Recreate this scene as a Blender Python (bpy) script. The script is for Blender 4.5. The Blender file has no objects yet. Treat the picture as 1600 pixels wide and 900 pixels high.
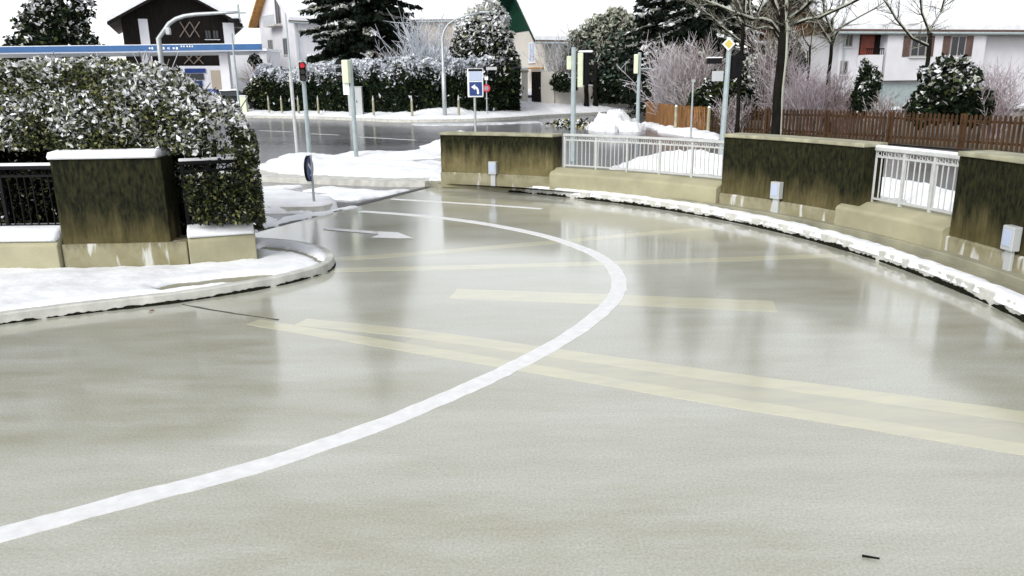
import bpy, bmesh, math, random
import numpy as np
from mathutils import Vector, Matrix, noise as mnoise

R = math.radians
rnd = random.Random(7)
rng = np.random.default_rng(7)
sc = bpy.context.scene
COL = sc.collection

# ------------------------------------------------------------------ camera, sky, sun, exposure
CAM_H, PITCH, ROLL, F = 2.0, 14.9, -0.7, 1200.0
cam_d = bpy.data.cameras.new("camera")
cam_d.sensor_width = 36.0
cam_d.lens = 36.0 * F / 1600.0
cam_d.clip_start, cam_d.clip_end = 0.05, 3000
cam = bpy.data.objects.new("camera", cam_d)
COL.objects.link(cam)
ROT = Matrix.Rotation(R(90 - PITCH), 3, 'X') @ Matrix.Rotation(R(ROLL), 3, 'Z')
cam.matrix_world = Matrix.Translation((0, 0, CAM_H)) @ ROT.to_4x4()
sc.camera = cam

SUN_EL, SUN_AZ = 38.0, 215.0        # azimuth clockwise from +Y: behind the viewer, to the left
world = bpy.data.worlds.new("World")
sc.world = world
world.use_nodes = True
wn, wl = world.node_tree.nodes, world.node_tree.links
bgn = wn["Background"]
sky = wn.new("ShaderNodeTexSky")
sky.sky_type = 'NISHITA'
sky.sun_disc = False
sky.sun_elevation = R(SUN_EL)
sky.sun_rotation = R(SUN_AZ)
sky.air_density, sky.dust_density, sky.ozone_density = 1.0, 1.0, 1.0
hs = wn.new("ShaderNodeHueSaturation")
hs.inputs["Saturation"].default_value = 0.15
wl.new(sky.outputs[0], hs.inputs["Color"])
wl.new(hs.outputs[0], bgn.inputs[0])
bgn.inputs[1].default_value = 0.15
sun_d = bpy.data.lights.new("sun", 'SUN')
sun_d.energy, sun_d.angle, sun_d.color = 1.2, R(25), (1, 0.97, 0.92)
sun = bpy.data.objects.new("sun", sun_d)
COL.objects.link(sun)
sdir = Vector((math.sin(R(SUN_AZ)) * math.cos(R(SUN_EL)), math.cos(R(SUN_AZ)) * math.cos(R(SUN_EL)), math.sin(R(SUN_EL))))
sun.rotation_euler = sdir.to_track_quat('Z', 'Y').to_euler()
sc.view_settings.view_transform = 'Standard'
sc.view_settings.look = 'None'
sc.view_settings.exposure = 0.75
sc.view_settings.gamma = 1.0


# ------------------------------------------------------------------ photo pixel (1600x900) -> place
def ray(px, py):
    return ROT @ Vector(((px - 800) / F, -(py - 450) / F, -1))

def G(px, py, z=0.0):
    d = ray(px, py)
    return Vector((0, 0, CAM_H)) + d * ((z - CAM_H) / d.z)

def D(px, py, Y):
    d = ray(px, py)
    return Vector((0, 0, CAM_H)) + d * (Y / d.y)

def G2(px, py, z=0.0):
    g = G(px, py, z)
    return (g.x, g.y)


# ------------------------------------------------------------------ materials
def mat(name, col, rough=0.7, var=0.0, scale=4.0, bump=0.0, bscale=60.0, metal=0.0, spec=0.5, emit=None, stretch=(1, 1, 1)):
    m = bpy.data.materials.new(name)
    m.use_nodes = True
    n, l = m.node_tree.nodes, m.node_tree.links
    b = n["Principled BSDF"]
    b.inputs["Base Color"].default_value = (*col, 1)
    b.inputs["Roughness"].default_value = rough
    b.inputs["Metallic"].default_value = metal
    b.inputs["Specular IOR Level"].default_value = spec
    if var or bump:
        geo = n.new("ShaderNodeNewGeometry")
        mp = n.new("ShaderNodeMapping")
        mp.inputs["Scale"].default_value = stretch
        l.new(geo.outputs["Position"], mp.inputs[0])
    if var:
        t = n.new("ShaderNodeTexNoise")
        t.inputs["Scale"].default_value = scale
        t.inputs["Detail"].default_value = 6
        l.new(mp.outputs[0], t.inputs["Vector"])
        r = n.new("ShaderNodeMapRange")
        r.inputs[1].default_value, r.inputs[2].default_value = 0.3, 0.7
        r.inputs[3].default_value, r.inputs[4].default_value = 1 - var, 1 + var
        l.new(t.outputs[0], r.inputs[0])
        mx = n.new("ShaderNodeVectorMath")
        mx.operation = 'SCALE'
        mx.inputs[0].default_value = col
        l.new(r.outputs[0], mx.inputs["Scale"])
        l.new(mx.outputs[0], b.inputs["Base Color"])
    if bump:
        t2 = n.new("ShaderNodeTexNoise")
        t2.inputs["Scale"].default_value = bscale
        t2.inputs["Detail"].default_value = 5
        l.new(mp.outputs[0], t2.inputs["Vector"])
        bp = n.new("ShaderNodeBump")
        bp.inputs["Strength"].default_value = bump
        bp.inputs["Distance"].default_value = 0.02
        l.new(t2.outputs[0], bp.inputs["Height"])
        l.new(bp.outputs[0], b.inputs["Normal"])
    if emit:
        b.inputs["Emission Color"].default_value = (*emit[0], 1)
        b.inputs["Emission Strength"].default_value = emit[1]
    return m


def nodes_of(m):
    return m.node_tree.nodes, m.node_tree.links, m.node_tree.nodes["Principled BSDF"]


def add(n, kind, **kw):
    x = n.new(kind)
    for k, v in kw.items():
        setattr(x, k, v)
    return x


def ramp(n, l, src, stops):
    r = n.new("ShaderNodeValToRGB")
    e = r.color_ramp.elements
    while len(e) > 1:
        e.remove(e[-1])
    e[0].position, e[0].color = stops[0][0], (*stops[0][1], 1)
    for p, c in stops[1:]:
        k = e.new(p)
        k.color = (*c, 1)
    l.new(src, r.inputs[0])
    return r.outputs[0]


def noise_tex(n, l, vec, scale, detail=6, rough=0.55, stretch=None):
    if stretch:
        mp = n.new("ShaderNodeMapping")
        mp.inputs["Scale"].default_value = stretch
        l.new(vec, mp.inputs[0])
        vec = mp.outputs[0]
    t = n.new("ShaderNodeTexNoise")
    t.inputs["Scale"].default_value = scale
    t.inputs["Detail"].default_value = detail
    t.inputs["Roughness"].default_value = rough
    l.new(vec, t.inputs["Vector"])
    return t.outputs[0]


def math_n(n, l, op, a, b=None, clamp=False):
    x = n.new("ShaderNodeMath")
    x.operation = op
    x.use_clamp = clamp
    for i, v in enumerate((a, b)):
        if v is None:
            continue
        if isinstance(v, (int, float)):
            x.inputs[i].default_value = v
        else:
            l.new(v, x.inputs[i])
    return x.outputs[0]


def mix_col(n, l, fac, a, b):
    x = n.new("ShaderNodeMix")
    x.data_type = 'RGBA'
    for i, v in ((0, fac), (6, a), (7, b)):
        if isinstance(v, (int, float)):
            x.inputs[i].default_value = v
        elif isinstance(v, tuple):
            x.inputs[i].default_value = (*v, 1)
        else:
            l.new(v, x.inputs[i])
    return x.outputs[2]


def wet_material(name, c_lo, c_hi, r_lo, r_hi, wet_scale, coat=0.0, streak=(0.35, 1.6, 1), grain=0.12):
    m = bpy.data.materials.new(name)
    m.use_nodes = True
    n, l, b = nodes_of(m)
    pos = n.new("ShaderNodeNewGeometry").outputs["Position"]
    big = noise_tex(n, l, pos, wet_scale, 5, 0.6, streak)
    mid = noise_tex(n, l, pos, 2.6, 9, 0.72, (0.5, 2.0, 1))
    fine = noise_tex(n, l, pos, 70, 5, 0.8)
    speck = noise_tex(n, l, pos, 160, 2, 0.5)
    s = math_n(n, l, 'ADD', math_n(n, l, 'MULTIPLY', big, 0.55), math_n(n, l, 'MULTIPLY', mid, 0.45))
    base = ramp(n, l, s, [(0.36, c_lo), (0.62, c_hi)])
    g = n.new("ShaderNodeMapRange")
    g.inputs[1].default_value, g.inputs[2].default_value = 0.3, 0.7
    g.inputs[3].default_value, g.inputs[4].default_value = 1 - grain, 1 + grain
    l.new(fine, g.inputs[0])
    vm = n.new("ShaderNodeVectorMath")
    vm.operation = 'SCALE'
    l.new(base, vm.inputs[0])
    l.new(g.outputs[0], vm.inputs["Scale"])
    l.new(vm.outputs[0], b.inputs["Base Color"])
    rr = n.new("ShaderNodeMapRange")
    rr.inputs[1].default_value, rr.inputs[2].default_value = 0.36, 0.62
    rr.inputs[3].default_value, rr.inputs[4].default_value = r_lo, r_hi
    l.new(s, rr.inputs[0])
    l.new(rr.outputs[0], b.inputs["Roughness"])
    bp = n.new("ShaderNodeBump")
    bp.inputs["Strength"].default_value = 0.05
    bp.inputs["Distance"].default_value = 0.008
    l.new(math_n(n, l, 'ADD', fine, speck), bp.inputs["Height"])
    l.new(bp.outputs[0], b.inputs["Normal"])
    b.inputs["Coat Weight"].default_value = coat
    b.inputs["Coat Roughness"].default_value = 0.12
    b.inputs["Coat IOR"].default_value = 1.58
    return m


M_DECK = wet_material("wet_concrete", (0.335, 0.325, 0.245), (0.455, 0.46, 0.405), 0.28, 0.52, 0.8, 0.95, (0.5, 2.2, 1), grain=0.32)
M_ASPH = wet_material("wet_asphalt", (0.07, 0.07, 0.074), (0.19, 0.19, 0.20), 0.2, 0.5, 0.3, 0.6, (0.12, 1.0, 1))


def stained_concrete(name, base_lo, base_hi, moss_amount, z0, z1, streaks=1.0, lime=False):
    """weathered concrete: black-green algae hanging in streaks from the coping down, olive and tan below"""
    m = bpy.data.materials.new(name)
    m.use_nodes = True
    n, l, b = nodes_of(m)
    pos = n.new("ShaderNodeNewGeometry").outputs["Position"]
    sx = n.new("ShaderNodeSeparateXYZ")
    l.new(pos, sx.inputs[0])
    patch = noise_tex(n, l, pos, 3.0, 6, 0.6)
    body = ramp(n, l, patch, [(0.3, base_lo), (0.7, base_hi)])
    st = noise_tex(n, l, pos, 6.5, 6, 0.7, (1, 1, 0.16))
    st2 = noise_tex(n, l, pos, 30.0, 4, 0.6, (1, 1, 0.35))
    h = n.new("ShaderNodeMapRange")
    h.inputs[1].default_value, h.inputs[2].default_value = z0, z1
    l.new(sx.outputs[2], h.inputs[0])
    v = math_n(n, l, 'ADD', math_n(n, l, 'MULTIPLY', h.outputs[0], 1.15),
               math_n(n, l, 'ADD', math_n(n, l, 'MULTIPLY', st, 1.5 * streaks), math_n(n, l, 'MULTIPLY', st2, 0.40)))
    v = math_n(n, l, 'SUBTRACT', v, 1.50 - moss_amount)
    moss = ramp(n, l, v, [(0.0, (0, 0, 0)), (0.75, (1, 1, 1))])
    mcol = ramp(n, l, st2, [(0.35, (0.003, 0.004, 0.002)), (0.72, (0.030, 0.030, 0.011))])
    c = mix_col(n, l, moss, body, mcol)
    if lime:
        ln = noise_tex(n, l, pos, 7.0, 3, 0.5, (1, 1, 0.22))
        c = mix_col(n, l, ramp(n, l, ln, [(0.60, (0, 0, 0)), (0.66, (1, 1, 1))]), c, (0.50, 0.50, 0.46))
    l.new(c, b.inputs["Base Color"])
    b.inputs["Roughness"].default_value = 0.8
    b.inputs["Specular IOR Level"].default_value = 0.12
    bp = n.new("ShaderNodeBump")
    bp.inputs["Strength"].default_value = 0.35
    bp.inputs["Distance"].default_value = 0.01
    l.new(noise_tex(n, l, pos, 45, 6, 0.7), bp.inputs["Height"])
    l.new(bp.outputs[0], b.inputs["Normal"])
    return m


M_WALL = stained_concrete("mossy_concrete", (0.105, 0.088, 0.036), (0.20, 0.172, 0.088), 0.42, 0.32, 1.05)
M_WALL_DARK = stained_concrete("black_mossy_concrete", (0.09, 0.073, 0.028), (0.165, 0.138, 0.065), 0.76, 0.32, 1.15)
M_PLINTH = stained_concrete("streaked_plinth_concrete", (0.20, 0.18, 0.10), (0.32, 0.30, 0.21), -0.10, 0.1, 0.45, lime=True)
M_LOW = mat("pale_parapet_concrete", (0.33, 0.31, 0.20), 0.75, 0.18, 2.2, 0.25, 50)
M_COPING = mat("coping_concrete", (0.30, 0.29, 0.20), 0.75, 0.3, 5, 0.3, 50)
M_PAVE = mat("pavement_concrete", (0.26, 0.25, 0.18), 0.55, 0.22, 3, 0.2, 40)
M_KERB = mat("kerb_stone", (0.50, 0.50, 0.46), 0.6, 0.2, 6, 0.25, 60)
M_MOSS_SHADOW = mat("black_moss_shadow", (0.012, 0.013, 0.008), 0.9, 0.5, 30, 0.6, 60, spec=0.06)  # moss; along the right kerb also its painted edge shadow
M_SNOW = mat("snow", (0.77, 0.785, 0.81), 0.85, 0.10, 2.6, 0.35, 14)
M_SLUSH = mat("slush", (0.55, 0.56, 0.58), 0.5, 0.25, 3.0, 0.4, 20)
M_LINE = mat("white_road_paint", (0.72, 0.72, 0.725), 0.45, 0.08, 14, 0.1, 90)
M_JOINT = mat("steel_joint", (0.05, 0.05, 0.048), 0.5, 0.3, 8)
M_CRACK = mat("tar_seam", (0.06, 0.055, 0.045), 0.6)
M_GALV = mat("galvanised_steel", (0.42, 0.45, 0.46), 0.42, 0.12, 6, metal=0.35)
M_RAILW = mat("pale_painted_steel", (0.47, 0.48, 0.47), 0.5, 0.1, 8)
M_TLPOLE = mat("grey_pole_paint", (0.33, 0.39, 0.40), 0.5, 0.12, 6)
M_TLGREEN = mat("pale_green_housing", (0.60, 0.65, 0.47), 0.55, 0.08, 6)
M_BLACK = mat("black_plastic", (0.008, 0.008, 0.009), 0.6, spec=0.1)
M_RED = mat("red_lens", (0.5, 0.01, 0.015), 0.3, emit=((0.8, 0.02, 0.05), 0.35))
M_DARKLENS = mat("dark_lens", (0.03, 0.02, 0.02), 0.2)
M_BLUE = mat("blue_sign", (0.006, 0.035, 0.17), 0.35)
M_BLUEW = mat("pale_blue_panel", (0.42, 0.48, 0.62), 0.4)
M_WHITE = mat("white_paint", (0.8, 0.8, 0.8), 0.5)
M_YEL = mat("yellow_sign", (0.58, 0.46, 0.10), 0.45)
M_REDS = mat("red_sign", (0.42, 0.02, 0.05), 0.4)
M_CANOPY = mat("blue_canopy_fascia", (0.012, 0.095, 0.27), 0.4, 0.12, 2)
M_PLASTW = mat("white_render", (0.66, 0.66, 0.70), 0.85, 0.06, 1.2, 0.1, 20)
M_PLASTG = mat("cream_render", (0.56, 0.53, 0.48), 0.85, 0.06, 1.2, 0.1, 20)
M_PLASTT = mat("tan_render", (0.40, 0.34, 0.27), 0.85, 0.06, 1.2)
M_WOODK = mat("black_stained_wood", (0.012, 0.010, 0.009), 0.7, 0.4, 2, stretch=(6, 6, 0.5), spec=0.06)
M_WOODB = mat("brown_gable_wood", (0.13, 0.065, 0.025), 0.7, 0.35, 2, stretch=(6, 6, 0.5), spec=0.06)
M_WOODG = mat("dark_green_wood", (0.008, 0.035, 0.022), 0.6, 0.3, 2, spec=0.06)
M_WOODO = mat("orange_verge_wood", (0.42, 0.20, 0.05), 0.6, 0.3, 3)
M_DOOR = mat("orange_red_door", (0.16, 0.025, 0.010), 0.5, 0.3, 3)
M_GLASS = mat("dark_window_glass", (0.02, 0.024, 0.03), 0.12)
M_FRAME = mat("window_frame", (0.30, 0.28, 0.27), 0.5)
M_TILE = mat("roof_tiles", (0.10, 0.06, 0.05), 0.8, 0.3, 3)
M_FENCE = mat("brown_fence_wood", (0.235, 0.122, 0.052), 0.75, 0.5, 3, 0.2, 30, stretch=(4, 4, 0.6), spec=0.06)
M_FENCER = mat("red_brown_fence_wood", (0.060, 0.034, 0.019), 0.75, 0.45, 3, 0.2, 30, stretch=(4, 4, 0.6), spec=0.06)
M_BARK = mat("dark_bark", (0.011, 0.010, 0.008), 0.9, 0.4, 8, 0.6, 30, stretch=(1, 1, 0.3), spec=0.06)
M_TWIG = mat("bare_twigs", (0.06, 0.045, 0.035), 0.9, spec=0.06)
M_FROST = mat("frosted_twigs", (0.50, 0.465, 0.485), 0.9, spec=0.06)
M_FROSTB = mat("brown_frosted_twigs", (0.20, 0.16, 0.14), 0.9, spec=0.06)
M_FROSTG = mat("grey_frosted_twigs", (0.52, 0.55, 0.60), 0.9, spec=0.06)
M_PURPLE = mat("purple_frosted_twigs", (0.33, 0.26, 0.285), 0.9, spec=0.06)
M_YEW = mat("dark_yew_needles", (0.010, 0.017, 0.009), 0.8, spec=0.06)
M_FIR = mat("dark_fir_needles", (0.011, 0.017, 0.011), 0.8, spec=0.06)
M_THUJA = mat("grey_green_sprays", (0.065, 0.10, 0.075), 0.8, spec=0.06)
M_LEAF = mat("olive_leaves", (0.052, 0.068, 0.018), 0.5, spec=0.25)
M_LEAF2 = mat("gap_shade_leaves", (0.008, 0.011, 0.005), 0.55, spec=0.25)  # shade of the hedge's inner gaps, painted as near-black leaves
M_LEAFP = mat("pale_olive_leaves", (0.165, 0.165, 0.065), 0.6, spec=0.25)
M_FLEAF = mat("frosted_leaves", (0.40, 0.41, 0.34), 0.8, spec=0.06)
M_SHADEDWOOD = mat("hedge_core_shade", (0.008, 0.008, 0.005), 1.0, spec=0.06)  # near-black core colour, inner shade of hedges and bushes painted in
M_STRAW = mat("dry_straw", (0.30, 0.26, 0.10), 0.9, spec=0.06)
M_CARP = mat("dark_car_paint", (0.012, 0.013, 0.017), 0.25)
M_TYRE = mat("tyre_rubber", (0.012, 0.012, 0.012), 0.8)
M_CAB = mat("pale_grey_cabinet", (0.43, 0.45, 0.45), 0.5, 0.06, 3)


def yellow_material():
    m = bpy.data.materials.new("worn_yellow_paint")
    m.use_nodes = True
    n, l, b = nodes_of(m)
    pos = n.new("ShaderNodeNewGeometry").outputs["Position"]
    w = noise_tex(n, l, pos, 4.0, 8, 0.7, (0.6, 2.2, 1))
    c = ramp(n, l, w, [(0.30, (0.47, 0.46, 0.355)), (0.62, (0.56, 0.54, 0.38))])
    l.new(c, b.inputs["Base Color"])
    b.inputs["Roughness"].default_value = 0.33
    b.inputs["Coat Weight"].default_value = 0.9
    b.inputs["Coat IOR"].default_value = 1.58
    b.inputs["Coat Roughness"].default_value = 0.13
    bp = n.new("ShaderNodeBump")
    bp.inputs["Strength"].default_value = 0.1
    bp.inputs["Distance"].default_value = 0.008
    l.new(noise_tex(n, l, pos, 90, 4), bp.inputs["Height"])
    l.new(bp.outputs[0], b.inputs["Normal"])
    return m


M_YELLOW = yellow_material()


def yellow_ghost():
    m = M_YELLOW.copy()
    m.name = "ground_off_yellow_paint"
    for x in m.node_tree.nodes:
        if x.type == 'VALTORGB':
            x.color_ramp.elements[0].color = (0.40, 0.395, 0.32, 1)
            x.color_ramp.elements[1].color = (0.475, 0.46, 0.34, 1)
    return m


M_GHOST = yellow_ghost()


# ------------------------------------------------------------------ object helpers
def tag(o, label=None, cat=None, group=None, kind=None):
    if label:
        o["label"] = label
    if cat:
        o["category"] = cat
    if group:
        o["group"] = group
    if kind:
        o["kind"] = kind
    return o


def thing(name, label, cat, loc=(0, 0, 0), group=None):
    o = bpy.data.objects.new(name, None)
    COL.objects.link(o)
    o.empty_display_size = 0.2
    o.location = loc
    return tag(o, label, cat, group)


def copy_tree(o, loc=None, parent=None):
    c = o.copy()
    COL.objects.link(c)
    if parent:
        c.parent = parent
    if loc is not None:
        c.location = loc
    for ch in list(o.children):
        copy_tree(ch, None, c)
    return c


def world_loc(o):
    v = Vector((0, 0, 0))
    while o:
        v += o.location
        o = o.parent
    return v


class MB:
    """collects boxes, bars, tubes and sheets in world coordinates; build() links them as ONE mesh object"""
    def __init__(self):
        self.v, self.f, self.m = [], [], []

    def add(self, vs, fs, mi=0):
        k = len(self.v)
        self.v += [tuple(x) for x in vs]
        self.f += [tuple(i + k for i in f) for f in fs]
        self.m += [mi] * len(fs)
        return self

    def box(self, c, s, rz=0.0, mi=0):
        x, y, z = s[0] / 2, s[1] / 2, s[2] / 2
        ca, sa = math.cos(rz), math.sin(rz)
        vs = []
        for dz in (-z, z):
            for dx, dy in ((-x, -y), (x, -y), (x, y), (-x, y)):
                vs.append((c[0] + dx * ca - dy * sa, c[1] + dx * sa + dy * ca, c[2] + dz))
        return self.add(vs, [(3, 2, 1, 0), (4, 5, 6, 7), (0, 1, 5, 4), (1, 2, 6, 5), (2, 3, 7, 6), (3, 0, 4, 7)], mi)

    def obox(self, o, ux, uy, uz, mi=0):
        o, ux, uy, uz = Vector(o), Vector(ux), Vector(uy), Vector(uz)
        vs = [o, o + ux, o + ux + uy, o + uy, o + uz, o + ux + uz, o + ux + uy + uz, o + uy + uz]
        return self.add(vs, [(3, 2, 1, 0), (4, 5, 6, 7), (0, 1, 5, 4), (1, 2, 6, 5), (2, 3, 7, 6), (3, 0, 4, 7)], mi)

    def tube(self, p0, p1, r0, r1=None, n=10, caps=True, mi=0):
        r1 = r0 if r1 is None else r1
        p0, p1 = Vector(p0), Vector(p1)
        d = (p1 - p0).normalized()
        a = d.cross(Vector((0, 0, 1)))
        if a.length < 1e-3:
            a = Vector((1, 0, 0))
        a.normalize()
        b = d.cross(a)
        vs = []
        for p, r in ((p0, r0), (p1, r1)):
            for i in range(n):
                t = 2 * math.pi * i / n
                vs.append(p + (a * math.cos(t) + b * math.sin(t)) * r)
        fs = [(i, (i + 1) % n, n + (i + 1) % n, n + i) for i in range(n)]
        if caps:
            fs += [tuple(range(n - 1, -1, -1)), tuple(range(n, 2 * n))]
        return self.add(vs, fs, mi)

    def path(self, pts, r, n=10, mi=0):
        """one continuous swept tube; r a number or one radius per point"""
        pts = [Vector(p) for p in pts]
        rs = r if isinstance(r, (list, tuple)) else [r] * len(pts)
        vs, fs = [], []
        ref = None
        for i, p in enumerate(pts):
            d = (pts[min(i + 1, len(pts) - 1)] - pts[max(i - 1, 0)]).normalized()
            if ref is None:
                ref = d.cross(Vector((0, 1, 0.02)))
                if ref.length < 1e-2:
                    ref = d.cross(Vector((1, 0, 0)))
            a = (ref - d * ref.dot(d)).normalized()
            ref = a
            b = d.cross(a)
            for k in range(n):
                t = 2 * math.pi * k / n
                vs.append(p + (a * math.cos(t) + b * math.sin(t)) * rs[i])
        for i in range(len(pts) - 1):
            for k in range(n):
                fs.append((i * n + k, i * n + (k + 1) % n, (i + 1) * n + (k + 1) % n, (i + 1) * n + k))
        fs += [tuple(range(n - 1, -1, -1)), tuple(range((len(pts) - 1) * n, len(pts) * n))]
        return self.add(vs, fs, mi)

    def prism(self, outline, z0, z1, mi=0):
        n = len(outline)
        vs = [(x, y, z0) for x, y in outline] + [(x, y, z1) for x, y in outline]
        fs = [tuple(range(n - 1, -1, -1)), tuple(range(n, 2 * n))]
        fs += [(i, (i + 1) % n, n + (i + 1) % n, n + i) for i in range(n)]
        return self.add(vs, fs, mi)

    def sheet(self, outline, z, mi=0):
        return self.add([(x, y, z) for x, y in outline], [tuple(range(len(outline)))], mi)

    def section(self, path, prof, mi=0):
        """sweep a closed (offset, z) profile along a 2D path; offset is measured to the left of the path"""
        nm = normals(path)
        vs, fs = [], []
        k = len(prof)
        for (x, y), (nx, ny) in zip(path, nm):
            for off, z in prof:
                vs.append((x + nx * off, y + ny * off, z))
        for i in range(len(path) - 1):
            for j in range(k):
                a, b = i * k + j, i * k + (j + 1) % k
                fs.append((a, b, b + k, a + k))
        fs += [tuple(range(k)), tuple(range(len(vs) - 1, len(vs) - k - 1, -1))]
        return self.add(vs, fs, mi)

    def ribbon(self, path, o0, o1, z, mi=0):
        nm = normals(path)
        vs = []
        for (x, y), (nx, ny) in zip(path, nm):
            vs += [(x + nx * o0, y + ny * o0, z), (x + nx * o1, y + ny * o1, z)]
        fs = [(2 * i, 2 * i + 1, 2 * i + 3, 2 * i + 2) for i in range(len(path) - 1)]
        return self.add(vs, fs, mi)

    def build(self, name, mats, parent=None, smooth=False, bevel=0.0):
        me = bpy.data.meshes.new(name)
        off = world_loc(parent) if parent else Vector((0, 0, 0))
        me.from_pydata([(x - off.x, y - off.y, z - off.z) for x, y, z in self.v], [], self.f)
        if not isinstance(mats, (list, tuple)):
            mats = [mats]
        for m in mats:
            me.materials.append(m)
        me.polygons.foreach_set("material_index", self.m)
        bm = bmesh.new()
        bm.from_mesh(me)
        bmesh.ops.recalc_face_normals(bm, faces=bm.faces)
        bm.to_mesh(me)
        bm.free()
        if smooth:
            me.shade_smooth()
        o = bpy.data.objects.new(name, me)
        COL.objects.link(o)
        if parent:
            o.parent = parent
        if bevel:
            b = o.modifiers.new("bevel", 'BEVEL')
            b.width, b.segments, b.limit_method = bevel, 2, 'ANGLE'
        return o


def normals(path):
    out = []
    for i in range(len(path)):
        a, b = path[max(i - 1, 0)], path[min(i + 1, len(path) - 1)]
        dx, dy = b[0] - a[0], b[1] - a[1]
        L = math.hypot(dx, dy) or 1
        out.append((-dy / L, dx / L))
    return out


def spline(pts, n=10):
    """Catmull-Rom through 2D points"""
    p = [pts[0]] + list(pts) + [pts[-1]]
    out = []
    for i in range(1, len(p) - 2):
        for k in range(n):
            t = k / n
            c = []
            for d in (0, 1):
                a, b, c_, e = p[i - 1][d], p[i][d], p[i + 1][d], p[i + 2][d]
                c.append(0.5 * (2 * b + (c_ - a) * t + (2 * a - 5 * b + 4 * c_ - e) * t * t + (3 * b - a - 3 * c_ + e) * t ** 3))
            out.append(tuple(c))
    out.append(tuple(pts[-1]))
    return out


def even(path, step):
    out, acc = [path[0]], 0.0
    for a, b in zip(path, path[1:]):
        L = math.hypot(b[0] - a[0], b[1] - a[1])
        while acc + L >= step:
            t = (step - acc) / L
            a = (a[0] + (b[0] - a[0]) * t, a[1] + (b[1] - a[1]) * t)
            L = math.hypot(b[0] - a[0], b[1] - a[1])
            out.append(a)
            acc = 0.0
        acc += L
    return out


def sd_poly(X, Y, poly):
    """signed distance (positive inside) from grid points to a polygon"""
    d2 = np.full(X.shape, 1e9)
    ins = np.zeros(X.shape, bool)
    n = len(poly)
    for i in range(n):
        x0, y0 = poly[i]
        x1, y1 = poly[(i + 1) % n]
        ex, ey = x1 - x0, y1 - y0
        L = ex * ex + ey * ey + 1e-12
        t = np.clip(((X - x0) * ex + (Y - y0) * ey) / L, 0, 1)
        d2 = np.minimum(d2, (X - x0 - t * ex) ** 2 + (Y - y0 - t * ey) ** 2)
        c = ((y0 > Y) != (y1 > Y)) & (X < ex * (Y - y0) / (ey if abs(ey) > 1e-12 else 1e-12) + x0)
        ins ^= c
    d = np.sqrt(d2)
    return np.where(ins, d, -d)


def fbm(X, Y, scale, seed=0.0, oct_=3):
    out = np.zeros(X.shape)
    it = np.nditer([X, Y, out], op_flags=[['readonly'], ['readonly'], ['writeonly']])
    for x, y, o in it:
        o[...] = mnoise.fractal(Vector((float(x) * scale, float(y) * scale, seed)), 1.0, 2.0, oct_)
    return out


def heap(name, poly, height, width, z=0.0, step=0.08, ragged=0.1, lump=0.3, holes=(), power=0.6, mats=None, parent=None, nscale=1.5, seed=None):
    """snow lying inside an outline: thickness grows from a ragged edge inwards"""
    xs, ys = [p[0] for p in poly], [p[1] for p in poly]
    X, Y = np.meshgrid(np.arange(min(xs) - 0.3, max(xs) + 0.3 + step, step), np.arange(min(ys) - 0.3, max(ys) + 0.3 + step, step))
    s = seed if seed is not None else rnd.uniform(0, 50)
    sd = sd_poly(X, Y, poly)
    for hpoly in holes:
        sd = np.minimum(sd, -sd_poly(X, Y, hpoly))
    near = sd > -0.6
    nz = np.zeros(X.shape)
    nz[near] = fbm(X[near], Y[near], nscale, s)
    nz2 = np.zeros(X.shape)
    nz2[near] = fbm(X[near], Y[near], nscale * 4.5, s + 9)
    sd = sd + ragged * (nz + 0.6 * nz2)
    up = np.clip(sd / width, 0, 1) ** power
    Z = z + height * up * (1 + lump * nz + lump * 0.3 * nz2)
    Z = np.where(sd < 0, z - 0.02 + np.maximum(sd, -1) * 4.0, Z)
    keep = sd > -2.2 * step
    idx = -np.ones(X.shape, int)
    idx[keep] = np.arange(keep.sum())
    vs = np.stack([X[keep], Y[keep], Z[keep]], 1)
    a, b, c, d = idx[:-1, :-1], idx[:-1, 1:], idx[1:, 1:], idx[1:, :-1]
    ok = (a >= 0) & (b >= 0) & (c >= 0) & (d >= 0)
    fs = np.stack([a[ok], b[ok], c[ok], d[ok]], 1)
    me = bpy.data.meshes.new(name)
    off = world_loc(parent) if parent else Vector((0, 0, 0))
    me.from_pydata((vs - np.array(off)).tolist(), [], fs.tolist())
    me.materials.append(mats or M_SNOW)
    me.shade_smooth()
    o = bpy.data.objects.new(name, me)
    COL.objects.link(o)
    if parent:
        o.parent = parent
    return o


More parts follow.
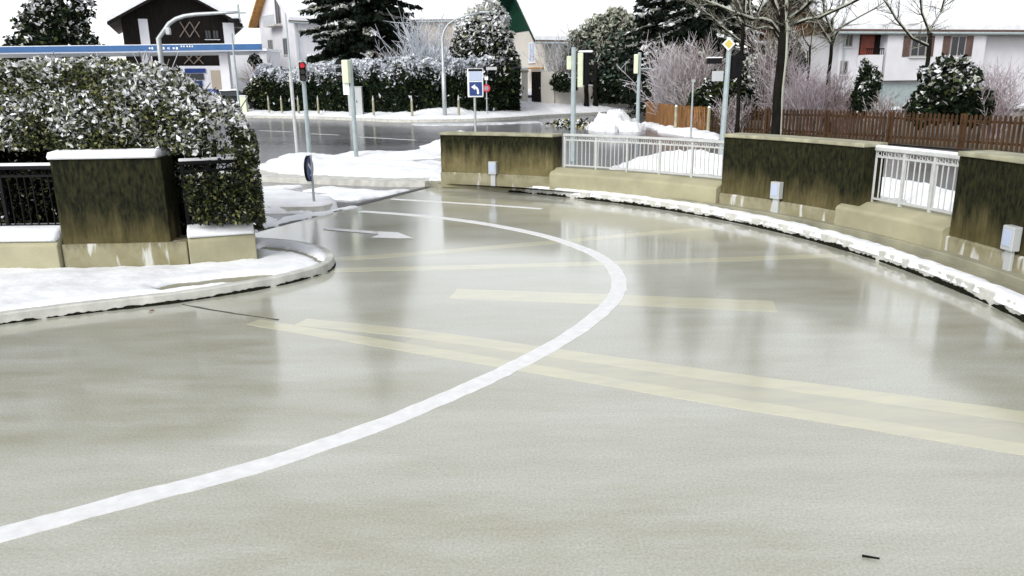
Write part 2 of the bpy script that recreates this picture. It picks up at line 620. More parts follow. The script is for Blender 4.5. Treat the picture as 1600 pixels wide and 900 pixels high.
def leaf_mesh(name, pts, sizes, mi, mats, parent=None, elong=1.7, up=0.0, dirs=None, upv=None):
    """many separate rhombus leaves in one foliage mesh"""
    pts = np.asarray(pts, float)
    N = len(pts)
    sizes = np.broadcast_to(np.asarray(sizes, float), (N,))
    nrm = rng.normal(size=(N, 3))
    u = np.broadcast_to(np.asarray(upv if upv is not None else up, float), (N,))
    nrm[:, 2] = nrm[:, 2] + u * 3
    nrm /= np.linalg.norm(nrm, axis=1, keepdims=True)
    t = rng.normal(size=(N, 3)) if dirs is None else np.asarray(dirs, float) + rng.normal(size=(N, 3)) * 0.25
    t -= nrm * (t * nrm).sum(1, keepdims=True)
    t /= np.linalg.norm(t, axis=1, keepdims=True) + 1e-9
    b = np.cross(nrm, t)
    sl, sw = (sizes * elong * 0.5)[:, None], (sizes * 0.5)[:, None]
    V = np.empty((N, 4, 3))
    V[:, 0] = pts - t * sl
    V[:, 1] = pts + b * sw - t * sl * 0.1 + nrm * sw * 0.25
    V[:, 2] = pts + t * sl
    V[:, 3] = pts - b * sw - t * sl * 0.1 + nrm * sw * 0.25
    off = np.array(world_loc(parent) if parent else Vector((0, 0, 0)))
    V = (V - off).reshape(-1, 3)
    me = bpy.data.meshes.new(name)
    me.vertices.add(N * 4)
    me.vertices.foreach_set("co", V.ravel())
    me.loops.add(N * 4)
    me.loops.foreach_set("vertex_index", np.arange(N * 4, dtype=np.int32))
    me.polygons.add(N)
    me.polygons.foreach_set("loop_start", np.arange(0, N * 4, 4, dtype=np.int32))
    me.polygons.foreach_set("loop_total", np.full(N, 4, dtype=np.int32))
    for m in mats:
        me.materials.append(m)
    me.polygons.foreach_set("material_index", np.broadcast_to(np.asarray(mi, dtype=np.int32), (N,)).copy())
    me.update(calc_edges=True)
    me.validate()
    o = bpy.data.objects.new(name, me)
    COL.objects.link(o)
    if parent:
        o.parent = parent
    return o


# ------------------------------------------------------------------ ground, roads
def smooth(t):
    t = max(0.0, min(1.0, t))
    return t * t * (3 - 2 * t)


def terr(x, y):
    return -0.03 + 0.95 * smooth((y - 68) / 8.0) + 0.5 * smooth((y - 90) / 200)


g = MB()
gx = [-700, -300, -150] + list(range(-90, 91, 6)) + [150, 300, 700]
gy = [-300, -60, -20, 0, 20, 38] + [62 + 1.0 * i for i in range(16)] + [84, 90, 130, 200, 400, 900]
vs = [(x, y, terr(x, y)) for y in gy for x in gx]
fs = [(j * len(gx) + i, j * len(gx) + i + 1, (j + 1) * len(gx) + i + 1, (j + 1) * len(gx) + i) for j in range(len(gy) - 1) for i in range(len(gx) - 1)]
ground = tag(g.add(vs, fs).build("ground", M_SNOW, smooth=True), kind="structure")

# the street beyond the bridge: one asphalt sheet
asphalt = tag(MB().sheet([(-110, 5), (110, 5), (110, 70), (-110, 70)], -0.006).build("road", M_ASPH), kind="structure")

# right-hand wall foot and kerb (pixel columns -> curve on the ground)
WX = [690, 865, 1000, 1123, 1220, 1310, 1400, 1500, 1620, 1800, 1950]
WY = [286.5, 295, 308, 324, 339, 356, 378, 406, 446, 522, 604]
KX = [676, 760, 860, 960, 1090, 1190, 1290, 1370, 1400, 1500, 1620, 1800, 1950]
KY = [291, 298, 306, 317, 339, 358, 382, 407, 418, 458, 514, 622, 742]
wfit = np.polyfit(np.array(WX) - 1300, WY, 5)
kfit = np.polyfit(np.array(KX) - 1300, KY, 5)


def wall_path(x0, x1, n=24):
    return [G2(x, float(np.polyval(wfit, x - 1300)), 0.12) for x in np.linspace(x0, x1, n)]


def kerb_path(x0, x1, n=60):
    return [G2(x, float(np.polyval(kfit, x - 1300)), 0.0) for x in np.linspace(x0, x1, n)]


RK = kerb_path(672, 1950)
RW = wall_path(684, 1950, 60)
# left kerb with its rounded nose
LK = spline([G2(*p) for p in [(-500, 560), (-330, 548), (-100, 521), (80, 497), (200, 482.5), (248, 477), (294, 471), (338, 464), (398, 454), (444, 445), (479, 436), (508, 427),
                             (521, 418), (522, 410), (515, 402), (498, 395), (466, 388), (430, 384), (396, 382)]], 8)
LWY = [(-500, 424), (-100, 419), (100, 416.5), (200, 414.5), (297, 411.5), (402, 403)]


def lw(px):
    xs, ys = [p[0] for p in LWY], [p[1] for p in LWY]
    return G2(px, float(np.interp(px, xs, ys)), 0.12)


deck_outline = [G2(398, 361), G2(668, 292.5)] + [(p[0], p[1]) for p in RW[2:]] + [(4.6, -1), (3.5, -12), (-4, -45), (-45, -45), (-45, 8.6)] + [lw(p) for p in (-500, -100, 100, 297)]
deck = tag(MB().sheet(deck_outline, 0.0).build("bridge_deck", M_DECK), kind="structure")

# joint, lines, arrow
jp = [G2(398, 361), G2(530, 327.5), G2(668, 292.5)]
tag(MB().ribbon(jp, -0.07, 0.07, 0.008).build("expansion_joint", M_JOINT, deck), kind="structure")


def line(name, px, w, z, m, n=12, sm=True):
    pts = [G2(*p) for p in px]
    path = spline(pts, n) if sm else pts
    path = even(path, 0.05)
    nm = normals(path)
    vs, fs = [], []
    for (x, y), (nx, ny) in zip(path, nm):
        a = -w / 2 + 0.010 * mnoise.noise(Vector((x * 6, y * 6, 1.0))) + 0.005 * mnoise.noise(Vector((x * 30, y * 30, 2.0)))
        b = w / 2 + 0.010 * mnoise.noise(Vector((x * 6, y * 6, 4.0))) + 0.005 * mnoise.noise(Vector((x * 30, y * 30, 5.0)))
        for o, zz in ((a, -0.003), (a, z), (b, z), (b, -0.003)):
            vs.append((x + nx * o, y + ny * o, zz))
    for i in range(len(path) - 1):
        for j in range(3):
            k = 4 * i + j
            fs.append((k, k + 1, k + 5, k + 4))
    return tag(MB().add(vs, fs).build(name, m, deck), kind="structure")


white_px = [(-200, 880), (0, 836), (200, 782), (300, 757), (400, 730), (500, 697), (600, 661), (700, 620), (780, 584), (850, 548), (900, 518), (940, 487), (962, 462),
            (967, 440), (958, 419), (935, 400), (900, 384.5), (850, 368.5), (800, 357.5), (740, 347), (680, 339.5), (620, 334), (560, 330)]
line("white_lane_line", white_px, 0.155, 0.0026, M_LINE)
line("white_edge_line", [(612, 311), (680, 315), (760, 320), (850, 326.5)], 0.10, 0.003, M_LINE)
line("yellow_line", [(522, 405), (640, 397), (800, 384), (1000, 366), (1118, 356)], 0.21, 0.001, M_YELLOW)
line("yellow_line", [(520, 422), (700, 418), (1000, 409.5), (1310, 399)], 0.19, 0.001, M_YELLOW)
line("yellow_bar", [(708, 458.5), (960, 468), (1214, 479)], 0.36, 0.001, M_YELLOW)
line("yellow_line", [(395, 503), (600, 537), (850, 579), (1100, 622), (1400, 670), (1750, 727)], 0.16, 0.0016, M_YELLOW)
line("yellow_line", [(470, 503), (640, 520), (900, 556), (1140, 590), (1400, 624), (1750, 672)], 0.19, 0.0016, M_YELLOW)
gp = [G2(*p) for p in [(640, 532), (850, 562), (1140, 606), (1400, 647), (1750, 700)]]
tag(MB().section(even(spline(gp, 8), 0.1), [(-0.22, -0.003), (-0.22, 0.0008), (0.20, 0.0008), (0.20, -0.003)]).build("faded_yellow_band", M_GHOST, deck), kind="structure")
line("deck_seam", [(285, 476), (340, 486), (400, 495), (440, 501)], 0.018, 0.004, M_CRACK)
ar = MB()
ar.add([G(*p, 0.006) for p in [(505, 355.5), (590, 361.5), (590, 365.5), (505, 358.5)]], [(0, 1, 2, 3)])
ar.add([G(*p, 0.006) for p in [(583, 361), (592, 366.5), (579, 371), (620, 372.5), (647, 372.5), (622, 363)]], [(0, 1, 2, 3, 4, 5)])
tag(ar.build("arrow_marking", M_LINE, deck), kind="structure")

# left pavement: slab, kerb stones, moss, snow
pave_out = LK + [lw(402), lw(297), lw(100), lw(-100), lw(-500)]
pl = tag(MB().prism(pave_out, -0.02, 0.085).build("left_pavement", M_PAVE), kind="structure")
LKe = even(LK, 0.05)
kb = MB().section(LKe, [(-0.006, 0.0), (0.0, 0.088), (0.012, 0.10), (0.085, 0.10), (0.09, 0.07), (0.09, 0.0)])
tag(kb.build("kerb", M_KERB, pl), kind="structure")


def moss_shadow_edge(path, parent, w, z, h, amt, name="kerb_moss_shadow"):
    """ragged wet black strip at a kerb's foot"""
    pe = even(path, 0.02)
    nm = normals(pe)
    vs, fs, on = [], [], []
    for i, ((x, y), (nx, ny)) in enumerate(zip(pe, nm)):
        f = mnoise.fractal(Vector((x * 3.2, y * 3.2, 3.0)), 1, 2, 3) + amt
        f2 = mnoise.noise(Vector((x * 25, y * 25, 8.0)))
        ww = max(0.0, w * (0.55 + 0.9 * f + 0.5 * f2))
        hh = max(0.0, h * (0.6 + 0.9 * f + 0.6 * f2))
        on.append(f > -0.25)
        vs += [(x - nx * (ww + 0.003), y - ny * (ww + 0.003), z), (x - nx * 0.012, y - ny * 0.012, z + hh * 0.6), (x - nx * 0.011, y - ny * 0.011, z + hh)]
    for i in range(len(pe) - 1):
        if on[i] and on[i + 1]:
            k = 3 * i
            fs += [(k, k + 1, k + 4, k + 3), (k + 1, k + 2, k + 5, k + 4)]
    return tag(MB().add(vs, fs).build(name, M_MOSS_SHADOW, parent), kind="structure")


moss_shadow_edge(LKe[:int(len(LKe) * 0.86)], pl, 0.016, 0.004, 0.024, 0.2)
inner = [(x + nx * 0.075, y + ny * 0.075) for (x, y), (nx, ny) in zip(LK, normals(LK))]
slush_hole = spline([G2(*p, 0.10) for p in [(239, 449.5), (271, 442), (338, 434.5), (398, 429), (424, 429), (405, 434), (352, 441), (289, 449), (250, 453.5)]], 6)
kerb_hole = spline([G2(*p, 0.14) for p in [(410, 379), (450, 383), (478, 390), (497, 398), (505, 404), (501, 405), (480, 396), (450, 388.5), (410, 384), (410, 379)]], 4)
snow_poly = inner + [lw(402), lw(297), lw(100), lw(-100), lw(-500)]
snow_poly = [p for p in snow_poly if p[0] > -9]
o = heap("pavement_snow", snow_poly, 0.045, 0.10, 0.088, 0.03, 0.03, 0.25, [slush_hole, kerb_hole], parent=pl, nscale=3)
tag(o, kind="structure")

# right pavement: slab, ledge, kerb, snow strip
rp_poly = RK + RW[::-1]
prt = tag(MB().prism(rp_poly, -0.02, 0.115).build("right_pavement", M_PAVE), kind="structure")
RKe = even(RK, 0.05)
tag(MB().section(RKe, [(-0.004, 0.0), (0.0, 0.12), (0.012, 0.13), (0.12, 0.13), (0.13, 0.10), (0.13, 0.0)]).build("kerb", M_KERB, prt), kind="structure")
moss_shadow_edge(RKe[10:], prt, 0.010, 0.006, 0.04, 0.35)  # dark mossy kerb foot with the kerb edge's shadow painted in
ledge_path = even(wall_path(1050, 1950, 60), 0.1)
tag(MB().section(ledge_path, [(-0.17, 0.10), (-0.17, 0.175), (-0.155, 0.185), (-0.02, 0.185), (-0.02, 0.10)]).build("ledge", M_PAVE, prt), kind="structure")


def snow_strip(path, o0, o1, h, z, rag, parent, name="kerb_snow", thin=None):
    pe = even(path, 0.025)
    nm = normals(pe)
    T = 8
    vs, fs = [], []
    for i, ((x, y), (nx, ny)) in enumerate(zip(pe, nm)):
        a = o0 + rag * (mnoise.fractal(Vector((x * 5, y * 5, 1.0)), 1, 2, 4) + 0.5 * mnoise.noise(Vector((x * 22, y * 22, 1))))
        b = o1 + rag * 1.4 * mnoise.fractal(Vector((x * 1.5, y * 1.5, 5.0)), 1, 2, 4)
        if thin:
            f = thin(i / len(pe))
            a, b = a + (1 - f) * 0.02, a + (b - a) * f
        b = max(b, a + 0.02)
        for k in range(T + 1):
            t = k / T
            hh = h * (1 - abs(2 * t - 1) ** 4) * (1 + 0.5 * mnoise.noise(Vector((x * 7, y * 7, t * 3))))
            o = a + (b - a) * t
            vs.append((x + nx * o, y + ny * o, z - (0.06 if k in (0, T) else 0) + hh))
    for i in range(len(pe) - 1):
        for k in range(T):
            p = i * (T + 1) + k
            fs.append((p, p + 1, p + T + 2, p + T + 1))
    return tag(MB().add(vs, fs).build(name, M_SNOW, parent, smooth=True), kind="structure")


snow_strip(RKe, -0.010, 0.185, 0.03, 0.13, 0.035, prt, thin=lambda t: 0.55 + 0.45 * smooth(t * 4))


# ------------------------------------------------------------------ parapets
def sub(path, a, b):
    n = len(path)
    return path[int(a * n):max(int(b * n), int(a * n) + 2)]


def tall_wall(label, path, zt, m, box_at=None, cope=True):
    mid = path[len(path) // 2]
    t = thing("parapet_wall", label, "concrete wall", (mid[0], mid[1], 0.12), "tall parapet walls")
    MB().section(path, [(0, 0.34), (0, zt), (0.34, zt), (0.34, 0.0), (0.02, 0.0), (0.02, 0.34)]).build("wall_panel", m, t, bevel=0.012)
    MB().section(path, [(-0.035, 0.05), (-0.035, 0.33), (-0.015, 0.345), (0.015, 0.345), (0.015, 0.05)]).build("plinth", M_PLINTH, t, bevel=0.008)
    if cope:
        MB().section(path, [(-0.03, zt + 0.003), (-0.03, zt + 0.055), (0.37, zt + 0.055), (0.37, zt + 0.003)]).build("coping", M_COPING, t, bevel=0.012)
    if box_at is not None:
        x, y, nx, ny, z = box_at
        rz = math.atan2(-nx, ny)
        bx = MB().box((x - nx * 0.06, y - ny * 0.06, z), (0.16, 0.09, 0.24), rz).build("cable_box", M_CAB, t, bevel=0.01)
        MB().box((x - nx * 0.108, y - ny * 0.108, z + 0.005), (0.11, 0.006, 0.16), rz).build("box_lid", M_BLUEW, bx, bevel=0.002)
        MB().box((x - nx * 0.055, y - ny * 0.055, z - 0.235), (0.10, 0.035, 0.225), rz).build("cable_duct", M_CAB, t, bevel=0.006)
    return t


def at_px(px, zoff, z):
    y = float(np.polyval(wfit, px - 1300))
    p = G2(px, y, 0.12)
    q = G2(px + 8, float(np.polyval(wfit, px + 8 - 1300)), 0.12)
    dx, dy = q[0] - p[0], q[1] - p[1]
    L = math.hypot(dx, dy)
    return (p[0], p[1], -dy / L, dx / L, z)


def low_wall(label, path, h=0.50):
    mid = path[len(path) // 2]
    t = thing("low_wall", label, "low concrete wall", (mid[0], mid[1], 0.12), "low parapet walls")
    MB().section(path, [(-0.09, 0.05), (-0.09, h - 0.10), (-0.06, h - 0.07), (0.12, h), (0.36, h), (0.36, 0.0)]).build("wall_block", M_LOW, t, bevel=0.012)
    return t


def railing(label, path, base, top, group="bridge railings", snow=True, n_post=6, m=None):
    m = m or M_RAILW
    mid = path[len(path) // 2]
    t = thing("railing", label, "railing", (mid[0], mid[1], base), group)
    nm = normals(path)
    ctr = [(x + nx * 0.2, y + ny * 0.2) for (x, y), (nx, ny) in zip(path, nm)]
    MB().section(ctr, [(-0.035, top - 0.03), (-0.035, top + 0.012), (0.035, top + 0.012), (0.035, top - 0.03)]).build("handrail", m, t, bevel=0.008)
    for zz, nme in ((top - 0.10, "upper_rail"), (base + 0.045, "bottom_rail")):
        MB().section(ctr, [(-0.014, zz - 0.012), (-0.014, zz + 0.012), (0.014, zz + 0.012), (0.014, zz - 0.012)]).build(nme, m, t)
    ev = even(ctr, 0.02)
    N = len(ev)
    for k in range(n_post):
        i = min(N - 2, max(1, int((0.012 + 0.976 * k / (n_post - 1)) * (N - 1))))
        x, y = ev[i]
        a = math.atan2(ev[i + 1][1] - ev[i - 1][1], ev[i + 1][0] - ev[i - 1][0])
        MB().box((x, y, (base + top) / 2 - 0.02), (0.034, 0.034, top - base - 0.02), a).build("post", m, t)
    proto = None
    step = 0.085
    nb = int(N * 0.02 / step)
    for k in range(nb):
        i = min(N - 1, int((k + 0.5) / nb * N))
        x, y = ev[i]
        if proto is None:
            z0, z1 = base + 0.055, top - 0.11
            b = MB().tube((x, y, z0), (x, y, z1), 0.0085, n=6)
            proto = b.build("baluster", m, t)
            p0 = (x, y)
        else:
            c = proto.copy()
            COL.objects.link(c)
            c.parent = t
            c.location = (x - p0[0], y - p0[1], 0)
    # a row of small rings between upper rail and handrail
    rg = MB()
    for k in range(nb):
        i = min(N - 1, int((k + 0.98) / nb * N))
        x, y = ev[i]
        j = min(N - 1, i + 1)
        a = math.atan2(ev[j][1] - ev[j - 1][1], ev[j][0] - ev[j - 1][0])
        pts = [(x + math.cos(a) * 0.027 * math.cos(q), y + math.sin(a) * 0.027 * math.cos(q), top - 0.062 + 0.027 * math.sin(q)) for q in np.linspace(0, 2 * math.pi, 9)]
        for p, q in zip(pts, pts[1:]):
            rg.tube(p, q, 0.006, n=4, caps=False)
    rg.build("ring_frieze", m, t)
    if snow:
        MB().section(ctr, [(-0.03, top + 0.013), (-0.032, top + 0.03), (0, top + 0.042), (0.03, top + 0.03), (0.03, top + 0.013)]).build("snow_cap", M_SNOW, t)
    return t


tall_wall("brown mossy concrete wall with small box, beside the snowy traffic island", wall_path(690, 864), 1.05, M_WALL, at_px(773, 0, 0.46))
low_wall("long pale low wall between two tall mossy walls, topped by white railing", wall_path(862, 1123))
railing("long white baluster railing on low wall between the two tall mossy walls", wall_path(872, 1122, 40), 0.50, 1.10, snow=False, n_post=6)
tall_wall("blackened concrete wall in front of wooden fence, with cable box and duct", wall_path(1125, 1338), 1.18, M_WALL_DARK, at_px(1215, 0, 0.50))
low_wall("pale low wall right of the blackened wall, under a snow-capped railing", wall_path(1310, 1478))
railing("snow-capped white railing right of the blackened concrete wall", wall_path(1335, 1474, 30), 0.50, 1.17, n_post=4)
tall_wall("dark mossy concrete wall at the far right end of the bridge parapet", wall_path(1478, 1780), 1.20, M_WALL_DARK, at_px(1580, 0, 0.50))

# left parapet
lpath = [lw(p) for p in np.linspace(104, 297, 14)]
t = thing("parapet_wall", "tall black and olive concrete wall beside the leafy hedge, snow on top", "concrete wall", (lpath[7][0], lpath[7][1], 0.12), "tall parapet walls")
lwall = [p for p in even(lpath, 0.05)]
cut = [lw(p) for p in np.linspace(104, 272, 14)]
LT = 1.28
MB().section(cut, [(0.0, 0.34), (0.0, LT), (0.38, LT), (0.38, 0.0), (0.02, 0.0), (0.02, 0.34)]).build("wall_panel", M_WALL_DARK, t, bevel=0.012)
MB().section(lpath, [(-0.035, 0.05), (-0.035, 0.37), (0.34, 0.38), (0.34, 0.05)]).build("plinth", M_PLINTH, t, bevel=0.01)
sp = even(cut, 0.04)
MB().section(sp, [(-0.03, LT + 0.003), (-0.045, LT + 0.03), (-0.01, LT + 0.075), (0.2, LT + 0.09), (0.4, LT + 0.05), (0.4, LT + 0.003)]).build("snow_cap", M_SNOW, t, smooth=True)
lowp = [lw(p) for p in np.linspace(298.5, 402, 12)]
t = low_wall("short pale low wall with thick snow on top, under the leafy hedge", lowp, 0.47)
MB().section(even(lowp, 0.03), [(-0.075, 0.415), (-0.085, 0.45), (-0.02, 0.50), (0.12, 0.52), (0.32, 0.525), (0.36, 0.48)]).build("snow_cap", M_SNOW, t, smooth=True)
railing("snowy railing with foliage pushing through it beside tall black wall", [lw(p) for p in np.linspace(292, 386, 14)], 0.5, 1.21, n_post=3, m=M_BLACK)
lowq = [lw(p) for p in np.linspace(-500, 102, 30)]
t = low_wall("low concrete wall left of the tall black wall, foliage behind it", lowq, 0.47)
MB().section(even(lowq, 0.06), [(-0.075, 0.415), (-0.085, 0.45), (-0.02, 0.50), (0.12, 0.545), (0.32, 0.55), (0.36, 0.48)]).build("snow_cap", M_SNOW, t, smooth=True)
railing("snowy railing left of the tall black wall, in front of foliage", [lw(p) for p in np.linspace(-330, 100, 40)], 0.5, 1.19, n_post=6, m=M_BLACK)


# ------------------------------------------------------------------ near leafy hedge behind the left parapet
def near_hedge():
    base = lw(330)
    t = thing("hedge", "big leafy hedge flecked with snow, hanging over the left parapet wall", "hedge", (base[0] - 1, base[1] + 1.2, 0.0))
    xs_p = [-9.5, -7.5, -6, D(200, 100, 9.3).x, D(240, 100, 9.3).x, D(275, 100, 9.3).x, D(330, 140, 9.3).x, D(372, 160, 9.3).x, D(393, 200, 9.3).x]
    zs_p = [2.2, 2.25, 2.3, 2.26, 2.24, 2.16, 1.90, 1.76, 1.40]
    x0, x1 = -9.5, xs_p[-1]
    pts, sz, mi = [], [], []
    front = 8.62
    N = 0
    while N < 135000:
        x = rnd.uniform(x0, x1 * 0.87)
        yg = rnd.uniform(front - 0.05, 10.8)
        zt = float(np.interp(x * 9.3 / yg, xs_p, zs_p)) + 0.11 * mnoise.fractal(Vector((x * 2.2, 3, 1)), 1, 2, 3)
        u = rnd.random()
        if u < 0.55:       # front face
            z = rnd.uniform(0.42, zt) if x < D(285, 240, 8.3).x else rnd.uniform(0.56, zt)
            b = 0.14 * mnoise.fractal(Vector((x * 2.0, z * 2.0, 7)), 1, 2, 3)
            y = (front if x < D(285, 240, 8.3).x else 8.12) + 0.06 + b + 0.10 * max(0, z - 1.3) - 0.25 * smooth((z - 1.05) / 0.3) + abs(rnd.gauss(0, 0.13)) * (1 if rnd.random() < 0.8 else 3)
        elif u < 0.82:     # top
            y = yg
            z = zt - abs(rnd.gauss(0, 0.10)) + 0.10 * mnoise.fractal(Vector((x * 3, y * 3, 2)), 1, 2, 2)
        else:              # right end
            y = rnd.uniform(front, 10.8)
            z = rnd.uniform(0.42, 1.75)
            x = x1 * y / 9.3 - abs(rnd.gauss(0, 0.10)) + 0.07 * mnoise.fractal(Vector((y * 3, z * 3, 4)), 1, 2, 3)
            if z > float(np.interp(x * 9.3 / y, xs_p, zs_p)):
                continue
        if x > x1 * y / 9.3 + 0.05:
            continue
        if 1.10 < z < 1.34 and y < 8.36 and x > D(285, 240, 8.3).x:
            continue
        # clear the tall wall and the low wall
        if z < 1.36 and y < 8.85 and x < D(285, 240, 8.3).x and x > -5.8:
            continue
        N += 1
        pts.append((x, y, z))
        sz.append(rnd.uniform(0.015, 0.034))
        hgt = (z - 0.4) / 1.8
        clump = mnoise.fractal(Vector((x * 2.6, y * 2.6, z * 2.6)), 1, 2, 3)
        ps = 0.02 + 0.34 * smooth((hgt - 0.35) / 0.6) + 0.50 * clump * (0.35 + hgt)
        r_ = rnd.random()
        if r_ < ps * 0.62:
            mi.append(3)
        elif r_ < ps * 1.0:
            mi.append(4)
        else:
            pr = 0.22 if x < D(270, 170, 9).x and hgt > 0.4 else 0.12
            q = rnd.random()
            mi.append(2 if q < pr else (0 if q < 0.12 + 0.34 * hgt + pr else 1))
    pts = np.array(pts)
    mi = np.array(mi)
    upv = np.where((mi == 3) | (mi == 4), 0.35, 0.1)
    leaf_mesh("foliage", pts, np.array(sz) * np.where(mi == 3, 1.35, np.where(mi == 4, 1.15, 1.0)), mi, [M_LEAF, M_LEAF2, M_LEAFP, M_SNOW, M_FLEAF], t, 1.9, upv=upv)
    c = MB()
    # dark stems added inside, the hedge's inner shade put into their colour
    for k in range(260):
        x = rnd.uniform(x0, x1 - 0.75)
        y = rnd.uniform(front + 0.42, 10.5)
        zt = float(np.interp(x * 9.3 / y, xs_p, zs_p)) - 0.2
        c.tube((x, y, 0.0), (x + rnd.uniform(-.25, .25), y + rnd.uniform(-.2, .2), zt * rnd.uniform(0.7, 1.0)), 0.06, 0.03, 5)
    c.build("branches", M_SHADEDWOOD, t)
    tw = MB()
    for k in range(34):
        x = rnd.uniform(D(195, 100, 9).x, D(290, 100, 9).x) if rnd.random() < 0.7 else rnd.uniform(-8, x1)
        y = rnd.uniform(8.6, 9.6)
        zt = float(np.interp(x * 9.3 / y, xs_p, zs_p))
        p = Vector((x, y, zt - 0.2))
        q = p + Vector((rnd.uniform(-.22, .22), rnd.uniform(-.12, .12), rnd.uniform(0.15, 0.38)))
        tw.tube(p, q, 0.006, 0.003, 4, mi=0)
        tw.tube(p + Vector((0, 0, .012)), q + Vector((0, 0, .012)), 0.005, 0.003, 4, mi=1)
    tw.build("twigs", [M_TWIG, M_FROSTG], t)


near_hedge()


# ------------------------------------------------------------------ snow and islands beyond the joint
SN = "structure"
isl = [G2(*p) for p in [(330, 282), (400, 283), (480, 287), (600, 291.5), (664, 292), (690, 288.5), (690, 262), (600, 256), (480, 249), (430, 256), (390, 268), (330, 274)]]
iso = tag(MB().prism(isl, -0.02, 0.11).build("traffic_island", M_KERB), kind=SN)
ish = [G2(*p) for p in [(396, 270), (440, 253), (482, 248), (560, 257), (640, 263), (692, 262), (693, 286), (620, 287), (500, 282), (440, 280)]]
tag(heap("snow_bank", ish, 0.15, 0.8, 0.11, 0.09, 0.15, 0.35, parent=None), "wide bank of clean white snow on kerb left of the brown concrete wall", "snow bank", "cleared snow banks")
s2 = [G2(*p) for p in [(492, 247), (560, 238), (640, 238), (664, 226), (692, 224), (700, 246), (640, 250), (560, 250)]]
tag(heap("snow_bank", s2, 0.12, 1.0, 0.0, 0.12, 0.15, 0.5), "low snow ridge on the street behind the wide clean snow bank", "snow bank", "cleared snow banks")
s3 = [G2(*p) for p in [(668, 236), (700, 228), (760, 226), (770, 240), (700, 244)]]
tag(heap("snow_bank", s3, 0.55, 1.0, 0.0, 0.10, 0.1, 0.3), "rounded snow mound peeking out behind the brown concrete wall's left end", "snow bank", "cleared snow banks")
ni = spline([G2(*p) for p in [(330, 331), (400, 332), (470, 333), (508, 331), (523, 324), (512, 316), (470, 309), (400, 305), (330, 303)]], 6)
nio = tag(MB().prism(ni, -0.02, 0.10).build("traffic_island", M_KERB), kind=SN)
ni2 = [(x, y) for x, y in ni]
tag(heap("snow_layer", ni2, 0.07, 0.15, 0.09, 0.05, 0.03, 0.2, parent=None), kind=SN)
for k, (pp, h) in enumerate([([(395, 355), (440, 341), (500, 331), (560, 321), (520, 334), (450, 350), (396, 363)], 0.05),
                             ([(480, 306), (560, 300), (640, 297.5), (610, 305), (560, 313), (520, 312)], 0.05),
                             ([(395, 296), (430, 290), (480, 291), (440, 297), (400, 303)], 0.05),
                             ([(468, 299), (520, 293), (570, 296), (600, 301), (540, 303)], 0.05),
                             ([(330, 345), (400, 338), (440, 340), (420, 352), (370, 362), (330, 365)], 0.07)]):
    poly = [G2(*p) for p in pp]
    tag(heap("slushy_snow", poly, h, 0.25, 0.0, 0.06, 0.09, 0.3, mats=M_SNOW), kind=SN)
# low bank behind the white railing
s4 = [G2(*p) for p in [(950, 283), (960, 268), (985, 262), (1050, 268), (1130, 275), (1230, 282), (1330, 296), (1420, 315), (1520, 345), (1600, 340), (1420, 290), (1250, 262), (1050, 252), (985, 254), (955, 264)]]
tag(heap("snow_bank", s4, 0.42, 1.6, 0.0, 0.14, 0.15, 0.25), "long snow bank seen through the white railings", "snow bank", "cleared snow banks")
# snow pile with dirty lumps left of the fence corner
s5 = [G2(*p) for p in [(920, 200), (935, 195), (960, 194), (985, 196), (1003, 201), (1000, 206), (960, 206), (930, 205)]]
tag(heap("snow_bank", s5, 0.55, 1.1, 0.0, 0.10, 0.3, 0.6, nscale=1.4), "rough snow pile on the wet street beside the wooden fence corner", "snow bank", "cleared snow banks")

# far kerb, verge and its snow
FKP = [(-200, 181.5), (60, 182), (250, 183), (400, 184), (480, 185.5), (554, 188), (630, 191), (740, 189.5), (800, 186.5), (860, 182.5), (930, 179), (1010, 175.5), (1120, 172), (1300, 168)]
FK = spline([G2(*p) for p in FKP], 8)


def far_y(px):
    """depth of the far kerb under photo column px"""
    return G(px, float(np.interp(px, [p[0] for p in FKP], [p[1] for p in FKP]))).y


far = tag(MB().section(even(FK, 0.5), [(0, -0.02), (0, 0.12), (0.15, 0.13), (14, 0.16), (14, -0.02)]).build("far_pavement", M_PAVE), kind=SN)
tag(MB().section(even(FK, 0.5), [(-0.02, -0.02), (-0.02, 0.13), (0.16, 0.14), (0.16, -0.02)]).build("far_kerb", M_KERB, far), kind=SN)


def verge_snow():
    pe = even(FK, 0.30)
    nm = normals(pe)
    offs = [0.0, 0.2, 0.5, 0.9, 1.4, 2.0, 2.8, 4, 6, 9, 13, 20]
    vs, fs = [], []
    for i, ((x, y), (nx, ny)) in enumerate(zip(pe, nm)):
        for k, o in enumerate(offs):
            r_ = 0.5 + 0.7 * mnoise.fractal(Vector((x * 0.6, 2, o * .1)), 1, 2, 4)
            oo = o + (0.3 * r_ if k < 6 else 0)
            X, Y = x + nx * oo, y + ny * oo
            hill = 0.35 * smooth(1 - abs(x - 7.5) / 5.5) * smooth(o / 1.5)
            z = 0.11 + 0.17 * smooth(o / 0.9) * (1 + 0.5 * mnoise.fractal(Vector((X * 0.8, Y * 0.8, 0)), 1, 2, 3)) + hill + (0.95 * smooth((o - 0.5) / 5.5))
            vs.append((X, Y, z if k else 0.08))
    K = len(offs)
    for i in range(len(pe) - 1):
        for k in range(K - 1):
            fs.append((i * K + k, (i + 1) * K + k, (i + 1) * K + k + 1, i * K + k + 1))
    return tag(MB().add(vs, fs).build("verge_snow", M_SNOW, far, smooth=True), kind=SN)


verge_snow()
# slush in the far gutter
for pp in [[(640, 193.5), (740, 192.5), (840, 190), (850, 191.5), (740, 196), (650, 196.5)]]:
    tag(heap("gutter_slush", [G2(*p) for p in pp], 0.05, 0.4, -0.004, 0.12, 0.25, 0.3, mats=M_SLUSH), kind=SN)
